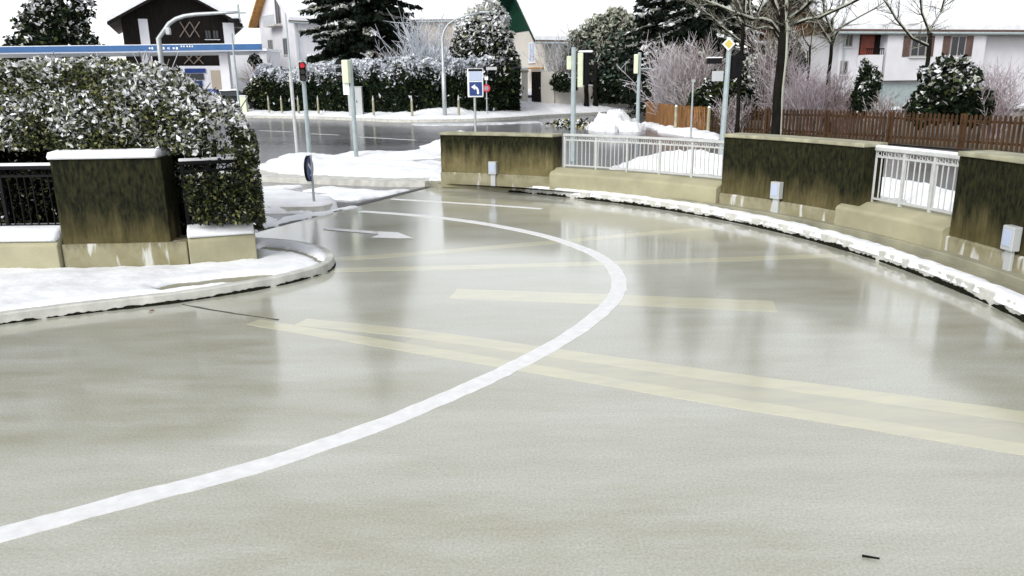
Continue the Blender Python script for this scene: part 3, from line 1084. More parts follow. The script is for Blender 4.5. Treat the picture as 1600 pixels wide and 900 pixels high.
# faint lane lines of the street
for a, b in (((405, 204), (455, 206)), ((485, 209), (530, 211)), ((560, 214), (650, 219))):
    tag(MB().ribbon([G2(*a), G2(*b)], -0.10, 0.10, -0.001).build("street_line", M_LINE, asphalt), kind=SN)


# ------------------------------------------------------------------ poles, lights and signs
def pole(mb, base, top, r0, r1=None, n=10):
    mb.tube(base, top, r0, r1 or r0, n)


def signal_head(mb_parts, parent, c, face, w=0.26, h=0.78, d=0.20, m=M_TLGREEN, lit=None, n=3, lens_r=0.09):
    """signal head: housing, visors and lenses; face = unit vector the lenses look along"""
    f = Vector((face[0], face[1], 0)).normalized()
    s = Vector((-f.y, f.x, 0))
    c = Vector(c)
    hb = MB().obox(c - s * w / 2 - f * d / 2 - Vector((0, 0, h / 2)), s * w, f * d, Vector((0, 0, h))).build("signal_head", m, parent, bevel=0.03)
    for k in range(n):
        z = c.z + h / 2 - (k + 0.5) * h / n
        p = Vector((c.x, c.y, z)) + f * (d / 2)
        MB().tube(p - f * 0.005, p + f * 0.012, lens_r, n=14).build("lens", M_RED if lit == k else M_DARKLENS, hb)
        v = MB()
        for q in range(9):
            a0, a1 = math.pi * (q / 9) - 0.15, math.pi * ((q + 1) / 9) + 0.03
            def pt(a, o, r):
                return p + f * o + s * (math.cos(a) * r) + Vector((0, 0, math.sin(a) * r))
            R_ = lens_r * 1.12
            v.add([pt(a0, 0, R_), pt(a1, 0, R_), pt(a1, 0.19, R_), pt(a0, 0.19, R_)], [(0, 1, 2, 3)])
            v.add([pt(a0, 0, R_ + .008), pt(a1, 0, R_ + .008), pt(a1, 0.19, R_ + .008), pt(a0, 0.19, R_ + .008)], [(0, 1, 2, 3)])
        v.build("visor", M_BLACK, hb)
    return hb


TG = "traffic lights at the junction"
# red light, left
b = G(484, 247)
t = thing("traffic_light", "grey pole traffic light showing red, left of the wide snow bank", "traffic light", b, TG)
top = D(474, 94, b.y)
pole_mb = MB(); pole(pole_mb, b, (b.x, b.y, top.z), 0.065, 0.055); pole_mb.build("pole", M_TLPOLE, t)
c = D(478, 112, b.y); signal_head(None, t, (b.x + 0.02, b.y - 0.13, c.z), (0.35, -1), 0.17, 0.50, 0.15, M_BLACK, lit=0, lens_r=0.068)
MB().box((b.x - 0.01, b.y - 0.02, c.z + 0.02), (0.25, 0.02, 0.56)).build("backboard", M_CAB, t, bevel=0.005)
# pale green light with white plate
b = G(557, 248)
t = thing("traffic_light", "grey pole traffic light with pale green housing in front of utility cabinet", "traffic light", b, TG)
top = D(548, 94, b.y)
MB().tube(b, (b.x, b.y, top.z), 0.062, 0.055).build("pole", M_TLPOLE, t)
c = D(545, 112, b.y); signal_head(None, t, (b.x - 0.10, b.y - 0.05, c.z), (-1.0, 0.35), 0.24, 0.62, 0.20, M_TLGREEN)
c = D(540, 137, b.y)
MB().box((b.x - 0.15, b.y - 0.05, c.z), (0.17, 0.03, 0.38)).build("sign_plate", M_WHITE, t, bevel=0.004)
# behind the railing
b = G(895, 252)
t = thing("traffic_light", "tall pole with pale green box and black signal heads behind long railing", "traffic light", b, TG)
top = D(894, 74, b.y)
MB().tube(b, (b.x, b.y, top.z), 0.068, 0.06).build("pole", M_TLPOLE, t)
c = D(903, 110, b.y)
hb = MB().box((b.x + 0.17, b.y + 0.02, c.z), (0.13, 0.30, 0.86)).build("signal_housing", M_TLGREEN, t, bevel=0.025)
c2 = D(914, 112, b.y)
signal_head(None, t, (b.x + 0.30, b.y + 0.03, c.z + 0.03), (1.0, 0.45), 0.22, 0.80, 0.12, M_BLACK)
MB().box((b.x + 0.30, b.y + 0.03, c.z + 0.46), (0.36, 0.26, 0.05)).build("snow_cap", M_SNOW, t, bevel=0.02)
c = D(888, 95, b.y)
MB().box((b.x - 0.11, b.y + 0.06, c.z - 0.05), (0.12, 0.2, 0.34)).build("pedestrian_signal", M_TLGREEN, t, bevel=0.02)
# by the fence corner
b = G(996, 202)
t = thing("traffic_light", "grey pole traffic light standing at the wooden fence corner", "traffic light", b, TG)
top = D(995, 82, b.y)
MB().tube(b, (b.x, b.y, top.z), 0.085, 0.075).build("pole", M_TLPOLE, t)
c = D(990, 100, b.y)
signal_head(None, t, (b.x - 0.13, b.y - 0.02, c.z), (-1.0, 0.3), 0.26, 0.80, 0.20, M_TLGREEN)
MB().tube((b.x, b.y, c.z - 0.2), (b.x + 0.55, b.y, c.z - 0.2), 0.03).build("bracket", M_TLPOLE, t)
# yellow diamond pole
b0 = D(1128, 225, 21.0)
b = Vector((b0.x, 21.0, 0))
t = thing("sign_post", "green-grey pole with yellow diamond sign, behind blackened concrete wall", "sign post", b)
top = D(1136, 58, b.y)
MB().tube(b, (b.x + 0.05, b.y, top.z), 0.078, 0.06).build("pole", M_TLPOLE, t)
c = D(1137, 69, b.y)
dm = MB()
dm.add([Vector((c.x - 0.17, b.y - 0.10, c.z)), Vector((c.x, b.y - 0.10, c.z - 0.17)), Vector((c.x + 0.17, b.y - 0.10, c.z)), Vector((c.x, b.y - 0.10, c.z + 0.17)),
        Vector((c.x - 0.17, b.y - 0.085, c.z)), Vector((c.x, b.y - 0.085, c.z - 0.17)), Vector((c.x + 0.17, b.y - 0.085, c.z)), Vector((c.x, b.y - 0.085, c.z + 0.17))],
       [(0, 1, 2, 3), (7, 6, 5, 4), (0, 4, 5, 1), (1, 5, 6, 2), (2, 6, 7, 3), (3, 7, 4, 0)])
plate = dm.build("diamond_border", M_WHITE, t)
dm2 = MB()
dm2.add([(c.x - 0.115, b.y - 0.104, c.z), (c.x, b.y - 0.104, c.z - 0.115), (c.x + 0.115, b.y - 0.104, c.z), (c.x, b.y - 0.104, c.z + 0.115)], [(0, 1, 2, 3)])
dm2.build("diamond_face", M_YEL, plate)
c = D(1121, 119, b.y)
MB().box((c.x, b.y - 0.02, c.z), (0.30, 0.03, 0.26)).build("small_plate", M_CAB, t, bevel=0.004)
c = D(1116, 91, b.y)
MB().box((c.x, b.y - 0.02, c.z - 0.07), (0.38, 0.14, 0.14)).build("signal_arm", M_BLACK, t, bevel=0.02)
MB().box((c.x, b.y - 0.02, c.z + 0.015), (0.40, 0.16, 0.03)).build("snow_cap", M_SNOW, t, bevel=0.012)
c = D(1146, 110, b.y)
signal_head(None, t, (c.x + 0.02, b.y + 0.05, c.z + 0.1), (1.0, 0.35), 0.2, 0.58, 0.15, M_BLACK, lens_r=0.07)
# thin post
b = G(1079, 218)
t = thing("marker_post", "thin grey post on the street in front of the wooden fence", "post", b)
top = D(1080, 124, b.y)
MB().tube(b, (b.x, b.y, top.z), 0.035, 0.03).build("pole", M_GALV, t)
MB().box((b.x, b.y, top.z - 0.05), (0.12, 0.05, 0.10)).build("post_cap", M_GALV, t)
# slim mast
b = G(465, 250)
t = thing("mast", "slim tapering pale mast left of the red traffic light", "mast", b)
m1 = D(455, 112, b.y)
MB().tube(b, (b.x, b.y, m1.z), 0.04, 0.052).build("lower_tube", M_RAILW, t)
top = D(448, 20, b.y)
MB().tube((b.x, b.y, m1.z), (b.x, b.y, top.z), 0.03, 0.018).build("upper_tube", M_TLPOLE, t)
# gooseneck with hanging signal
b = D(256, 128, 23.0); b.z = 0
t = thing("signal_mast", "grey gooseneck mast arching in front of the dark timber house", "mast", b)
pts = [Vector((b.x, b.y, 0)), D(256, 60, 23.0)]
pts[1].x = b.x
for p in [(258, 46), (264, 37), (275, 29.5), (288, 25), (305, 22.5), (330, 21), (355, 19.5), (374, 19)]:
    q = D(*p, 23.0); pts.append(q)
MB().path(pts, [0.085, 0.07] + [0.062, 0.06, 0.058, 0.055, 0.052, 0.048, 0.042, 0.036]).build("curved_pole", M_GALV, t, smooth=True)
e = D(373, 20, 23.0)
MB().box((e.x, e.y, e.z), (0.05, 0.05, 0.46)).build("hanger", M_TLPOLE, t)
MB().box((e.x + 0.08, e.y, e.z + 0.0), (0.22, 0.06, 0.05)).build("bracket", M_TLPOLE, t)
MB().box((e.x - 0.14, e.y, e.z - 0.20), (0.30, 0.24, 0.10)).build("lamp_head", M_BLACK, t, bevel=0.03)
q = D(263, 49, 23.0)
MB().box((q.x + 0.02, 22.95, q.z), (0.13, 0.12, 0.20)).build("control_box", M_CAB, t, bevel=0.03)
# far lamp
b = D(695, 178, far_y(695) + 0.8); b.z = 0.1
t = thing("street_lamp", "thin grey street lamp with long curved arm in front of dark hedge", "street lamp", b)
pts = [b, Vector((b.x, b.y, 2.6)), Vector((b.x, b.y, 2.62)), Vector((b.x, b.y, D(692, 60, b.y).z))]
for p in [(694, 48), (700, 38), (712, 30), (730, 24), (752, 20)]:
    pts.append(D(*p, b.y))
MB().path(pts, [0.12, 0.12, 0.085, 0.075, 0.06, 0.05, 0.045, 0.04, 0.035]).build("curved_pole", M_GALV, t, smooth=True)
q = D(757, 19, b.y)
MB().box((q.x, q.y, q.z), (0.55, 0.22, 0.12)).build("lamp_head", M_GALV, t, bevel=0.04)
# dark vertical pole by the canopy
b = D(371, 140, 52.0); b.z = 0.1
t = thing("flag_pole", "thin dark pole beside the blue canopy and white column", "pole", b)
MB().tube(b, (b.x, b.y, D(364, 52, 52).z), 0.08, 0.06).build("pole", M_TLPOLE, t)

# blue board
b = D(743, 205, 30.0); b.z = 0
t = thing("direction_sign", "tall sign with blue arrow panel under pale panel, before dark bush", "road sign", b)
z0, z1 = D(745, 152, 30).z, D(745, 107, 30).z
w = 0.60
MB().tube(b, (b.x, 30.0, z1 - 0.02), 0.045).build("pole", M_GALV, t)
MB().box((b.x + 0.04, 29.92, (z0 + z1) / 2), (w, 0.06, z1 - z0)).build("sign_board", M_WHITE, t, bevel=0.03)
MB().box((b.x + 0.05, 29.883, z0 + 0.31), (w - 0.12, 0.012, 0.50)).build("blue_panel", M_BLUE, t, bevel=0.004)
MB().box((b.x + 0.05, 29.883, z0 + 0.78), (w - 0.12, 0.012, 0.36)).build("pale_panel", M_BLUEW, t, bevel=0.004)
MB().box((b.x + 0.05, 29.883, z1 - 0.06), (w - 0.08, 0.012, 0.09)).build("dark_header", M_BLACK, t, bevel=0.003)
a = MB()
ctr = [(0.08, 0.12), (0.085, 0.22), (0.06, 0.31), (0.0, 0.37), (-0.03, 0.38)]
for p, q in zip(ctr, ctr[1:]):
    dx, dz = q[0] - p[0], q[1] - p[1]
    L = math.hypot(dx, dz); nx, nz = -dz / L * 0.038, dx / L * 0.038
    X, Z = b.x + 0.05, z0
    a.add([(X + p[0] + nx, 29.875, Z + p[1] + nz), (X + q[0] + nx, 29.875, Z + q[1] + nz), (X + q[0] - nx, 29.875, Z + q[1] - nz), (X + p[0] - nx, 29.875, Z + p[1] - nz)], [(0, 1, 2, 3)])
a.add([(b.x + 0.03, 29.874, z0 + 0.48), (b.x + 0.03, 29.874, z0 + 0.27), (b.x - 0.12, 29.874, z0 + 0.38)], [(0, 1, 2)])
a.build("arrow", M_WHITE, t)
# red ring sign on thin post
b = D(761, 180, 46.0); b.z = 0.1
t = thing("road_sign", "small round red-rimmed sign on thin post before dark bush", "road sign", b)
zt = D(760, 120, 46).z
MB().tube(b, (b.x, b.y, zt), 0.035).build("pole", M_GALV, t)
zc = D(760, 138, 46).z
MB().tube((b.x, b.y - 0.05, zc), (b.x, b.y - 0.08, zc), 0.22, n=24).build("red_disc", M_REDS, t)
MB().tube((b.x, b.y - 0.08, zc), (b.x, b.y - 0.09, zc), 0.13, n=24).build("inner_disc", M_PURPLE, t)
MB().box((b.x, b.y - 0.05, zt - 0.08), (0.2, 0.03, 0.2)).build("white_plate", M_WHITE, t)
# street name plate
p = D(768, 107, 46.3)
b = Vector((p.x - 0.3, 46.3, 0.1))
t = thing("street_name_sign", "narrow pale green nameplate on a post before dark bush", "street sign", b)
MB().tube(b, (b.x, b.y, p.z + 0.12), 0.03).build("pole", M_BLACK, t)
MB().box((p.x, p.y - 0.02, p.z), (0.62, 0.03, 0.17)).build("name_plate", M_CAB, t, bevel=0.004)
# keep-right disc on island
b = G(491, 320, 0.1)
t = thing("road_sign", "blue round sign turned nearly edge-on on thin pole at kerbed island", "road sign", b)
zc = D(486, 263, b.y).z
MB().tube(b, (b.x, b.y, zc + 0.22), 0.022).build("pole", M_GALV, t)
f = Vector((1, -0.03, 0)).normalized()
cc = Vector((b.x - 0.03, b.y - 0.03, zc))
dk = MB().tube(cc - f * 0.025, cc + f * 0.012, 0.21, n=28).build("sign_rim", M_BLACK, t)
MB().tube(cc + f * 0.012, cc + f * 0.018, 0.195, n=28).build("sign_face", M_BLUE, t)
s = Vector((-f.y, f.x, 0))
ar = MB()
o = cc + f * 0.022
for (p, q, wd) in (((-0.10, 0.09), (0.05, -0.05), 0.045),):
    P, Q = o + s * p[0] + Vector((0, 0, p[1])), o + s * q[0] + Vector((0, 0, q[1]))
    nn = (s * 0.7 + Vector((0, 0, 0.7))) * (wd / 2)
    ar.add([P + nn, Q + nn, Q - nn, P - nn], [(0, 1, 2, 3)])
ar.add([o + s * 0.12 + Vector((0, 0, -0.12)), o + s * 0.12 + Vector((0, 0, 0.04)), o + s * -0.04 + Vector((0, 0, -0.12))], [(0, 1, 2)])
ar.build("arrow", M_WHITE, t)

# cabinets
b = D(556, 178, 48.0); b.z = 0.3
t = thing("utility_cabinet", "pale grey utility cabinet standing against the dark hedge", "cabinet", b)
zt = D(556, 136, 48).z
MB().box((b.x, b.y + 0.2, (0.2 + zt) / 2), (0.85, 0.4, zt - 0.2)).build("cabinet_body", M_CAB, t, bevel=0.02)
MB().box((b.x, b.y + 0.2, zt + 0.02), (0.92, 0.46, 0.04)).build("cabinet_lid", M_CAB, t, bevel=0.01)
MB().box((b.x + 0.0, b.y - 0.005, (0.2 + zt) / 2), (0.012, 0.012, zt - 0.35)).build("door_gap", M_BLACK, t)
MB().tube((b.x + 0.1, b.y - 0.02, 1.0), (b.x + 0.1, b.y - 0.02, 1.12), 0.018).build("handle", M_BLACK, t)
b = D(380, 165, 54.5); b.z = 0.3
t = thing("utility_cabinet", "greenish junction box capped with snow near the parked car", "cabinet", b)
MB().box((b.x, b.y, 0.75), (0.55, 0.35, 1.2)).build("cabinet_body", M_TLGREEN, t, bevel=0.02)
MB().box((b.x, b.y, 1.40), (0.6, 0.4, 0.09)).build("snow_cap", M_SNOW, t, bevel=0.03)

# pale stakes in front of the hedge
proto = None
for px, hpx, lab in ((421, 24, "thin straw-coloured stake at the hedge's left end"), (441, 25, "straw-coloured stake second from the hedge's left end"),
                     (467, 26, "dim pale stake just left of the red traffic light"), (498, 28, "pale stake just right of the red traffic light"),
                     (584, 30, "pale stake right of the pale grey utility cabinet"), (644, 31, "pale stake midway between utility cabinet and street lamp"),
                     (717, 31, "pale stake between the street lamp and blue arrow sign")):
    b = D(px, 179, far_y(px) + 1.0); b.z = 0.3
    if proto is None:
        proto = thing("stake", lab, "stake", b, "pale stakes along the hedge")
        MB().tube(b, (b.x, b.y, 1.15), 0.07, 0.06).build("post", M_COPING, proto)
        MB().tube((b.x, b.y, 1.15), (b.x, b.y, 1.42), 0.06, 0.012).build("pointed_tip", M_RAILW, proto)
    else:
        c = copy_tree(proto, b)
        c["label"] = lab


# ------------------------------------------------------------------ wooden fence
def fence(label, pts, h, m, gap, name="wooden_fence"):
    path = even(spline(pts, 12), 0.02)
    mid = path[len(path) // 2]
    t = thing(name, label, "fence", (mid[0], mid[1], 0), "wooden picket fences")
    nm = normals(path)
    per = max(1, int(2.4 / 0.02))
    k = 0
    while k < len(path) - 10:
        seg = path[k:k + per]
        sn = nm[k:k + per]
        p = MB()
        st = int(gap / 0.02)
        for i in range(0, len(seg) - 3, st):
            x, y = seg[i]
            a = math.atan2(-sn[i][0], sn[i][1])
            hh = h + rnd.uniform(-0.02, 0.02)
            w = gap * 0.55
            vs = []
            for dy in (-0.011, 0.011):
                for dx, z in ((-w / 2, 0.06), (w / 2, 0.06), (w / 2, hh - 0.05), (0, hh), (-w / 2, hh - 0.05)):
                    vs.append((x + dx * math.cos(a) - dy * math.sin(a), y + dx * math.sin(a) + dy * math.cos(a), z))
            p.add(vs, [(0, 1, 2, 3, 4), (9, 8, 7, 6, 5), (0, 5, 6, 1), (1, 6, 7, 2), (2, 7, 8, 3), (3, 8, 9, 4), (4, 9, 5, 0)])
        p.build("picket_panel", m, t)
        rl = MB()
        for z in (0.25, h - 0.2):
            rl.section(seg[::6], [(0.014, z - 0.035), (0.014, z + 0.035), (0.05, z + 0.035), (0.05, z - 0.035)])
        rl.build("rails", m, t)
        x, y = seg[-1]
        MB().box((x + sn[-1][0] * 0.075, y + sn[-1][1] * 0.075, h / 2), (0.09, 0.09, h), math.atan2(-sn[-1][0], sn[-1][1])).build("post", M_WOODB, t)
        k += per
    return t


FP = [G2(1009, 191.5), G2(1022, 196.5), G2(1055, 205), G2(1106, 210)]
fence("orange-brown wooden picket fence curving round the street corner beside snow pile", FP, 1.06, M_FENCE, 0.10)
FP2 = [G2(1107, 210), G2(1215, 215), G2(1300, 220), G2(1400, 227), G2(1520, 236), G2(1700, 250), G2(1900, 268)]
fence("dark red-brown open picket fence behind blackened concrete wall", FP2, 1.02, M_FENCER, 0.14)
# pale gate posts in front of the fence
proto = None
for px, py, lab in ((1055, 207, "pale round post before the orange fence section"), (1106, 211, "pale round post where orange and dark fences meet"),
                    (1208, 216, "pale round post just left of the street tree trunk")):
    b = G(px, py)
    if proto is None:
        proto = thing("fence_post", lab, "post", b, "pale posts along the fence")
        MB().tube(b, (b.x, b.y, 1.02), 0.065, 0.06).build("shaft", M_COPING, proto)
        MB().tube((b.x, b.y, 1.02), (b.x, b.y, 1.09), 0.06, 0.03).build("snow_cap", M_SNOW, proto)
    else:
        c = copy_tree(proto, b)
        c["label"] = lab
s6 = [G2(*p) for p in [(1000, 193), (1030, 206), (1070, 213), (1125, 218), (1125, 212), (1106, 209.5), (1055, 204), (1020, 195)]]
tag(heap("fence_foot_snow", s6, 0.2, 0.5, 0.0, 0.12, 0.15, 0.4), kind=SN)
garden = [(x, y) for x, y in FP + FP2] + [(40, 25), (60, 44), (10, 44)]
tag(MB().sheet([G2(1009, 191.5), G2(1106, 210), G2(1400, 227), G2(1700, 250), (60, 20), (70, 52), (9.5, 52)], 0.03).build("garden_ground", mat("garden_soil", (0.10, 0.085, 0.06), 0.9, 0.5, 1.5)), kind=SN)


# ------------------------------------------------------------------ trees and shrubs
def bulk(label, cat, loc, blobs, n, size, mats, weights, snow_i, snow_top, name="shrub", elong=1.8, trunk=None, group=None, core=True, lumps=0.35, nsc=1.2, snow_base=0.03, tm=None):
    """leafy body made of many leaf faces near the surface of overlapping lobes"""
    t = thing(name, label, cat, loc, group)
    pts, mi, sz, upv = [], [], [], []
    vol = [max(b[3] * b[4] * b[5], 0.01) ** 0.67 for b in blobs]
    tot = sum(vol)
    zlo = min(b[2] - b[5] for b in blobs); zhi = max(b[2] + b[5] for b in blobs)
    for b, v in zip(blobs, vol):
        k = 0
        need = int(n * v / tot)
        while k < need:
            d = Vector((rnd.gauss(0, 1), rnd.gauss(0, 1), rnd.gauss(0, 1))).normalized()
            if d.y > 0.55 and rnd.random() < 0.7:
                continue
            r = 1 + lumps * mnoise.fractal(Vector((d.x * 2.2 + b[0], d.y * 2.2 + b[1], d.z * 2.2 + b[2])), 1, 2, 3)
            r *= 1 - abs(rnd.gauss(0, 0.13))
            p = (b[0] + d.x * b[3] * r, b[1] + d.y * b[4] * r, b[2] + d.z * b[5] * r)
            if p[2] < loc[2] + 0.05:
                k += 1
                continue
            k += 1
            pts.append(p)
            sz.append(size * rnd.uniform(0.6, 1.35))
            hf = (p[2] - zlo) / (zhi - zlo)
            cl = mnoise.fractal(Vector((p[0] * nsc, p[1] * nsc, p[2] * nsc)), 1, 2, 3)
            ps = snow_base + snow_top * smooth((hf - 0.25) / 0.6) * (0.7 + 0.5 * d.z) + 0.22 * cl * (1 if hf > 0.3 else 0.25)
            if rnd.random() < ps:
                mi.append(snow_i if rnd.random() < 0.65 else len(mats) - 1)
                upv.append(0.4)
            else:
                mi.append(rnd.choices(range(len(weights)), weights)[0])
                upv.append(0.0)
    leaf_mesh("crown", pts, sz, mi, mats, t, elong, upv=upv)
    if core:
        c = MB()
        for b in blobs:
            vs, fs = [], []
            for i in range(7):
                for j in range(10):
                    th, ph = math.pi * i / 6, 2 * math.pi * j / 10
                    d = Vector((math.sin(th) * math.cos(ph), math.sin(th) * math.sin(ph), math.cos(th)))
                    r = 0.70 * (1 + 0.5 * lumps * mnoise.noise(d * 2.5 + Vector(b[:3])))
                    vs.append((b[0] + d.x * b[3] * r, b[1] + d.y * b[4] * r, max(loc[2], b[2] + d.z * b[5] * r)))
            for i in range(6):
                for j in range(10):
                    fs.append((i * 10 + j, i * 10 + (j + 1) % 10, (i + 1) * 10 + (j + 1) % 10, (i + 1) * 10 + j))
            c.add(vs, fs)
        c.build("dark_shade_core", M_SHADEDWOOD, t)  # dark lumps added inside the crown to block light and read as shade
    if trunk:
        MB().tube(loc, (loc[0], loc[1], trunk[1]), trunk[0], trunk[0] * 0.6, 8).build("trunk", tm or M_BARK, t)
    return t


def spruce(label, loc, H, rad, zb, n_whorl=26, seed=1, snow=0.4, name="conifer", droop=0.28, dens=1.0, size=0.16):
    t = thing(name, label, "tree", loc)
    r = random.Random(seed)
    pts, mi, sz, dirs, upv = [], [], [], [], []
    tr = MB()
    tr.tube(loc, (loc[0], loc[1], loc[2] + H), 0.26, 0.03, 8)
    tr.build("trunk", M_BARK, t)
    br = MB()
    for w in range(n_whorl):
        f = w / (n_whorl - 1)
        z = loc[2] + zb + (H - zb) * f
        L0 = rad * (1 - f) ** 0.8 + 0.15
        nb = 9 if f < 0.6 else 6
        a0 = r.uniform(0, 6.28)
        for k in range(nb):
            a = a0 + 6.28 * k / nb + r.uniform(-.25, .25)
            L = L0 * r.uniform(0.72, 1.12)
            ca, sa = math.cos(a), math.sin(a)
            zz = z + r.uniform(-.15, .15)
            p_end = None
            prev = Vector((loc[0], loc[1], zz))
            nseg = max(5, int(L / 0.16))
            carries = r.random() < snow
            for s in range(1, nseg + 1):
                q = s / nseg
                p = Vector((loc[0] + ca * L * q, loc[1] + sa * L * q, zz - droop * L * (q ** 1.4) + 0.16 * L * max(0, q - .75)))
                wdt = 0.40 * L * (1 - q) * 0.55 + 0.14
                for _ in range(int((3 + 6 * (1 - q)) * dens) + 1):
                    side = r.uniform(-1, 1)
                    o = Vector((-sa * side * wdt, ca * side * wdt, -abs(side) * wdt * 0.4 - abs(r.gauss(0, .10))))
                    pts.append(p + o); sz.append(size * r.uniform(0.5, 1.2))
                    dirs.append((ca - sa * side, sa + ca * side, -0.5))
                    mi.append(0); upv.append(0.25)
                if carries and q > 0.25:
                    for _ in range(3):
                        side = r.uniform(-.8, .8)
                        pts.append(p + Vector((-sa * side * wdt, ca * side * wdt, 0.05 - abs(side) * wdt * 0.35))); sz.append(size * r.uniform(0.5, 1.1))
                        dirs.append((ca, sa, -0.3)); mi.append(1 if r.random() < 0.6 else 2); upv.append(0.6)
                p_end = p
            br.tube(prev, p_end, 0.035, 0.01, 4, caps=False)
    br.build("branches", M_BARK, t)
    leaf_mesh("needles", pts, sz, mi, [M_FIR, M_SNOW, M_FLEAF], t, 2.2, dirs=np.array(dirs), upv=upv)
    return t


def twig_bush(label, loc, h, spread, n, m, snow_m, name="bare_shrub", group=None, seed=3, r0=0.012, fan=0.9, sub_=5):
    """fan of many thin frosted stems"""
    t = thing(name, label, "shrub", loc, group)
    r = random.Random(seed)
    b = MB()
    for i in range(n):
        a = r.uniform(0, 6.28)
        lean = abs(r.gauss(0, 0.45)) * fan
        L = h * r.uniform(0.55, 1.05)
        p = Vector((loc[0] + r.gauss(0, spread * 0.12), loc[1] + r.gauss(0, spread * 0.12), loc[2]))
        d = Vector((math.cos(a) * lean, math.sin(a) * lean, 1)).normalized()
        pts = [p]
        nseg = 4
        for s in range(nseg):
            d = (d + Vector((r.gauss(0, .10), r.gauss(0, .10), r.gauss(0, .05)))).normalized()
            pts.append(pts[-1] + d * L / nseg)
        for s in range(nseg):
            b.tube(pts[s], pts[s + 1], r0 * (1 - s / nseg * 0.6), r0 * (1 - (s + 1) / nseg * 0.6), 3, caps=False, mi=0 if r.random() < 0.6 else 1)
            if s >= 1:
                for _ in range(sub_):
                    q = pts[s].lerp(pts[s + 1], r.random())
                    dd = (d + Vector((r.gauss(0, .6), r.gauss(0, .6), r.gauss(0, .4)))).normalized()
                    b.tube(q, q + dd * L * r.uniform(0.08, 0.22), r0 * 0.6, r0 * 0.4, 3, caps=False, mi=0 if r.random() < 0.5 else 1)
    b.build("stems", [m, snow_m], t)
    return t


def bare_tree(label, loc, limbs, trunk_r, fork_z, seed=5, name="bare_tree", depth=4, snow_side=1.0, group=None):
    """trunk + given main limbs (each a list of points), growing twigs; snow lies along the upper sides"""
    t = thing(name, label, "tree", loc, group)
    r = random.Random(seed)
    tr = MB()
    k = 8
    tp = [Vector((loc[0] + 0.02 * math.sin(i * 1.3), loc[1], loc[2] + (fork_z - loc[2]) * i / k)) for i in range(k + 1)]
    tr.path(tp, [trunk_r * (1.25 if i == 0 else 1.0 - 0.18 * i / k) for i in range(k + 1)], 12)
    to = tr.build("trunk", M_BARK, t, smooth=True)
    if snow_side:
        sn = MB()
        for i in range(k):
            p, q = tp[i], tp[i + 1]
            rr = trunk_r * 0.95
            o = Vector((rr * 0.80, -rr * 0.45, 0))
            sn.tube(p + o, q + o, 0.05 * r.uniform(.7, 1.1), 0.05 * r.uniform(.7, 1.1), 6)
        sn.build("trunk_snow", M_FLEAF, t)
    br, tw = MB(), MB()

    def grow(p, d, L, rad, dep):
        n = 4
        q = p
        for s in range(n):
            d = (d + Vector((r.gauss(0, .14), r.gauss(0, .14), r.gauss(0.03, .10)))).normalized()
            e = q + d * L / n
            r0, r1 = rad * (1 - 0.12 * s), rad * (1 - 0.12 * (s + 1))
            tgt = br if rad > 0.02 else tw
            tgt.tube(q, e, r0, r1, 6 if rad > .03 else 4, caps=False, mi=0)
            if abs(d.z) < 0.9:
                up = Vector((0, 0, r0 * 0.75))
                tgt.tube(q + up, e + up, r0 * 0.72, r1 * 0.72, 4, caps=False, mi=1)
            if dep > 0:
                for _ in range(2 if rad > .02 else 1):
                    a = Vector((r.gauss(0, 1), r.gauss(0, 1), r.gauss(0.3, .6)))
                    nd = (d * 0.9 + a.normalized() * 0.8).normalized()
                    grow(q.lerp(e, r.random()), nd, L * r.uniform(.45, .65), rad * 0.5, dep - 1)
            q = e
    for lm in limbs:
        pts, rad = lm
        pts = [Vector(p) for p in pts]
        for i in range(len(pts) - 1):
            f0, f1 = 1 - 0.5 * i / (len(pts) - 1), 1 - 0.5 * (i + 1) / (len(pts) - 1)
            br.tube(pts[i], pts[i + 1], rad * f0, rad * f1, 8, mi=0)
            d = (pts[i + 1] - pts[i]).normalized()
            up = Vector((0.3 * rad, -0.3 * rad, 0.7 * rad)) if abs(d.z) < 0.93 else Vector((rad * .7, -rad * .4, 0))
            br.tube(pts[i] + up, pts[i + 1] + up, rad * f0 * 0.7, rad * f1 * 0.7, 6, mi=1)
            for _ in range(4):
                q = pts[i].lerp(pts[i + 1], r.random())
                nd = (d * 0.8 + Vector((r.gauss(0, .8), r.gauss(0, .8), r.gauss(0.2, .5)))).normalized()
                grow(q, nd, (pts[i + 1] - pts[i]).length * 0.8, rad * 0.28, depth - 2)
        grow(pts[-1], (pts[-1] - pts[-2]).normalized(), 1.5, rad * 0.45, depth - 1)
    br.build("branches", [M_BARK, M_FLEAF], t)
    if tw.v:
        tw.build("twigs", [M_TWIG, M_FLEAF], t)
    return t


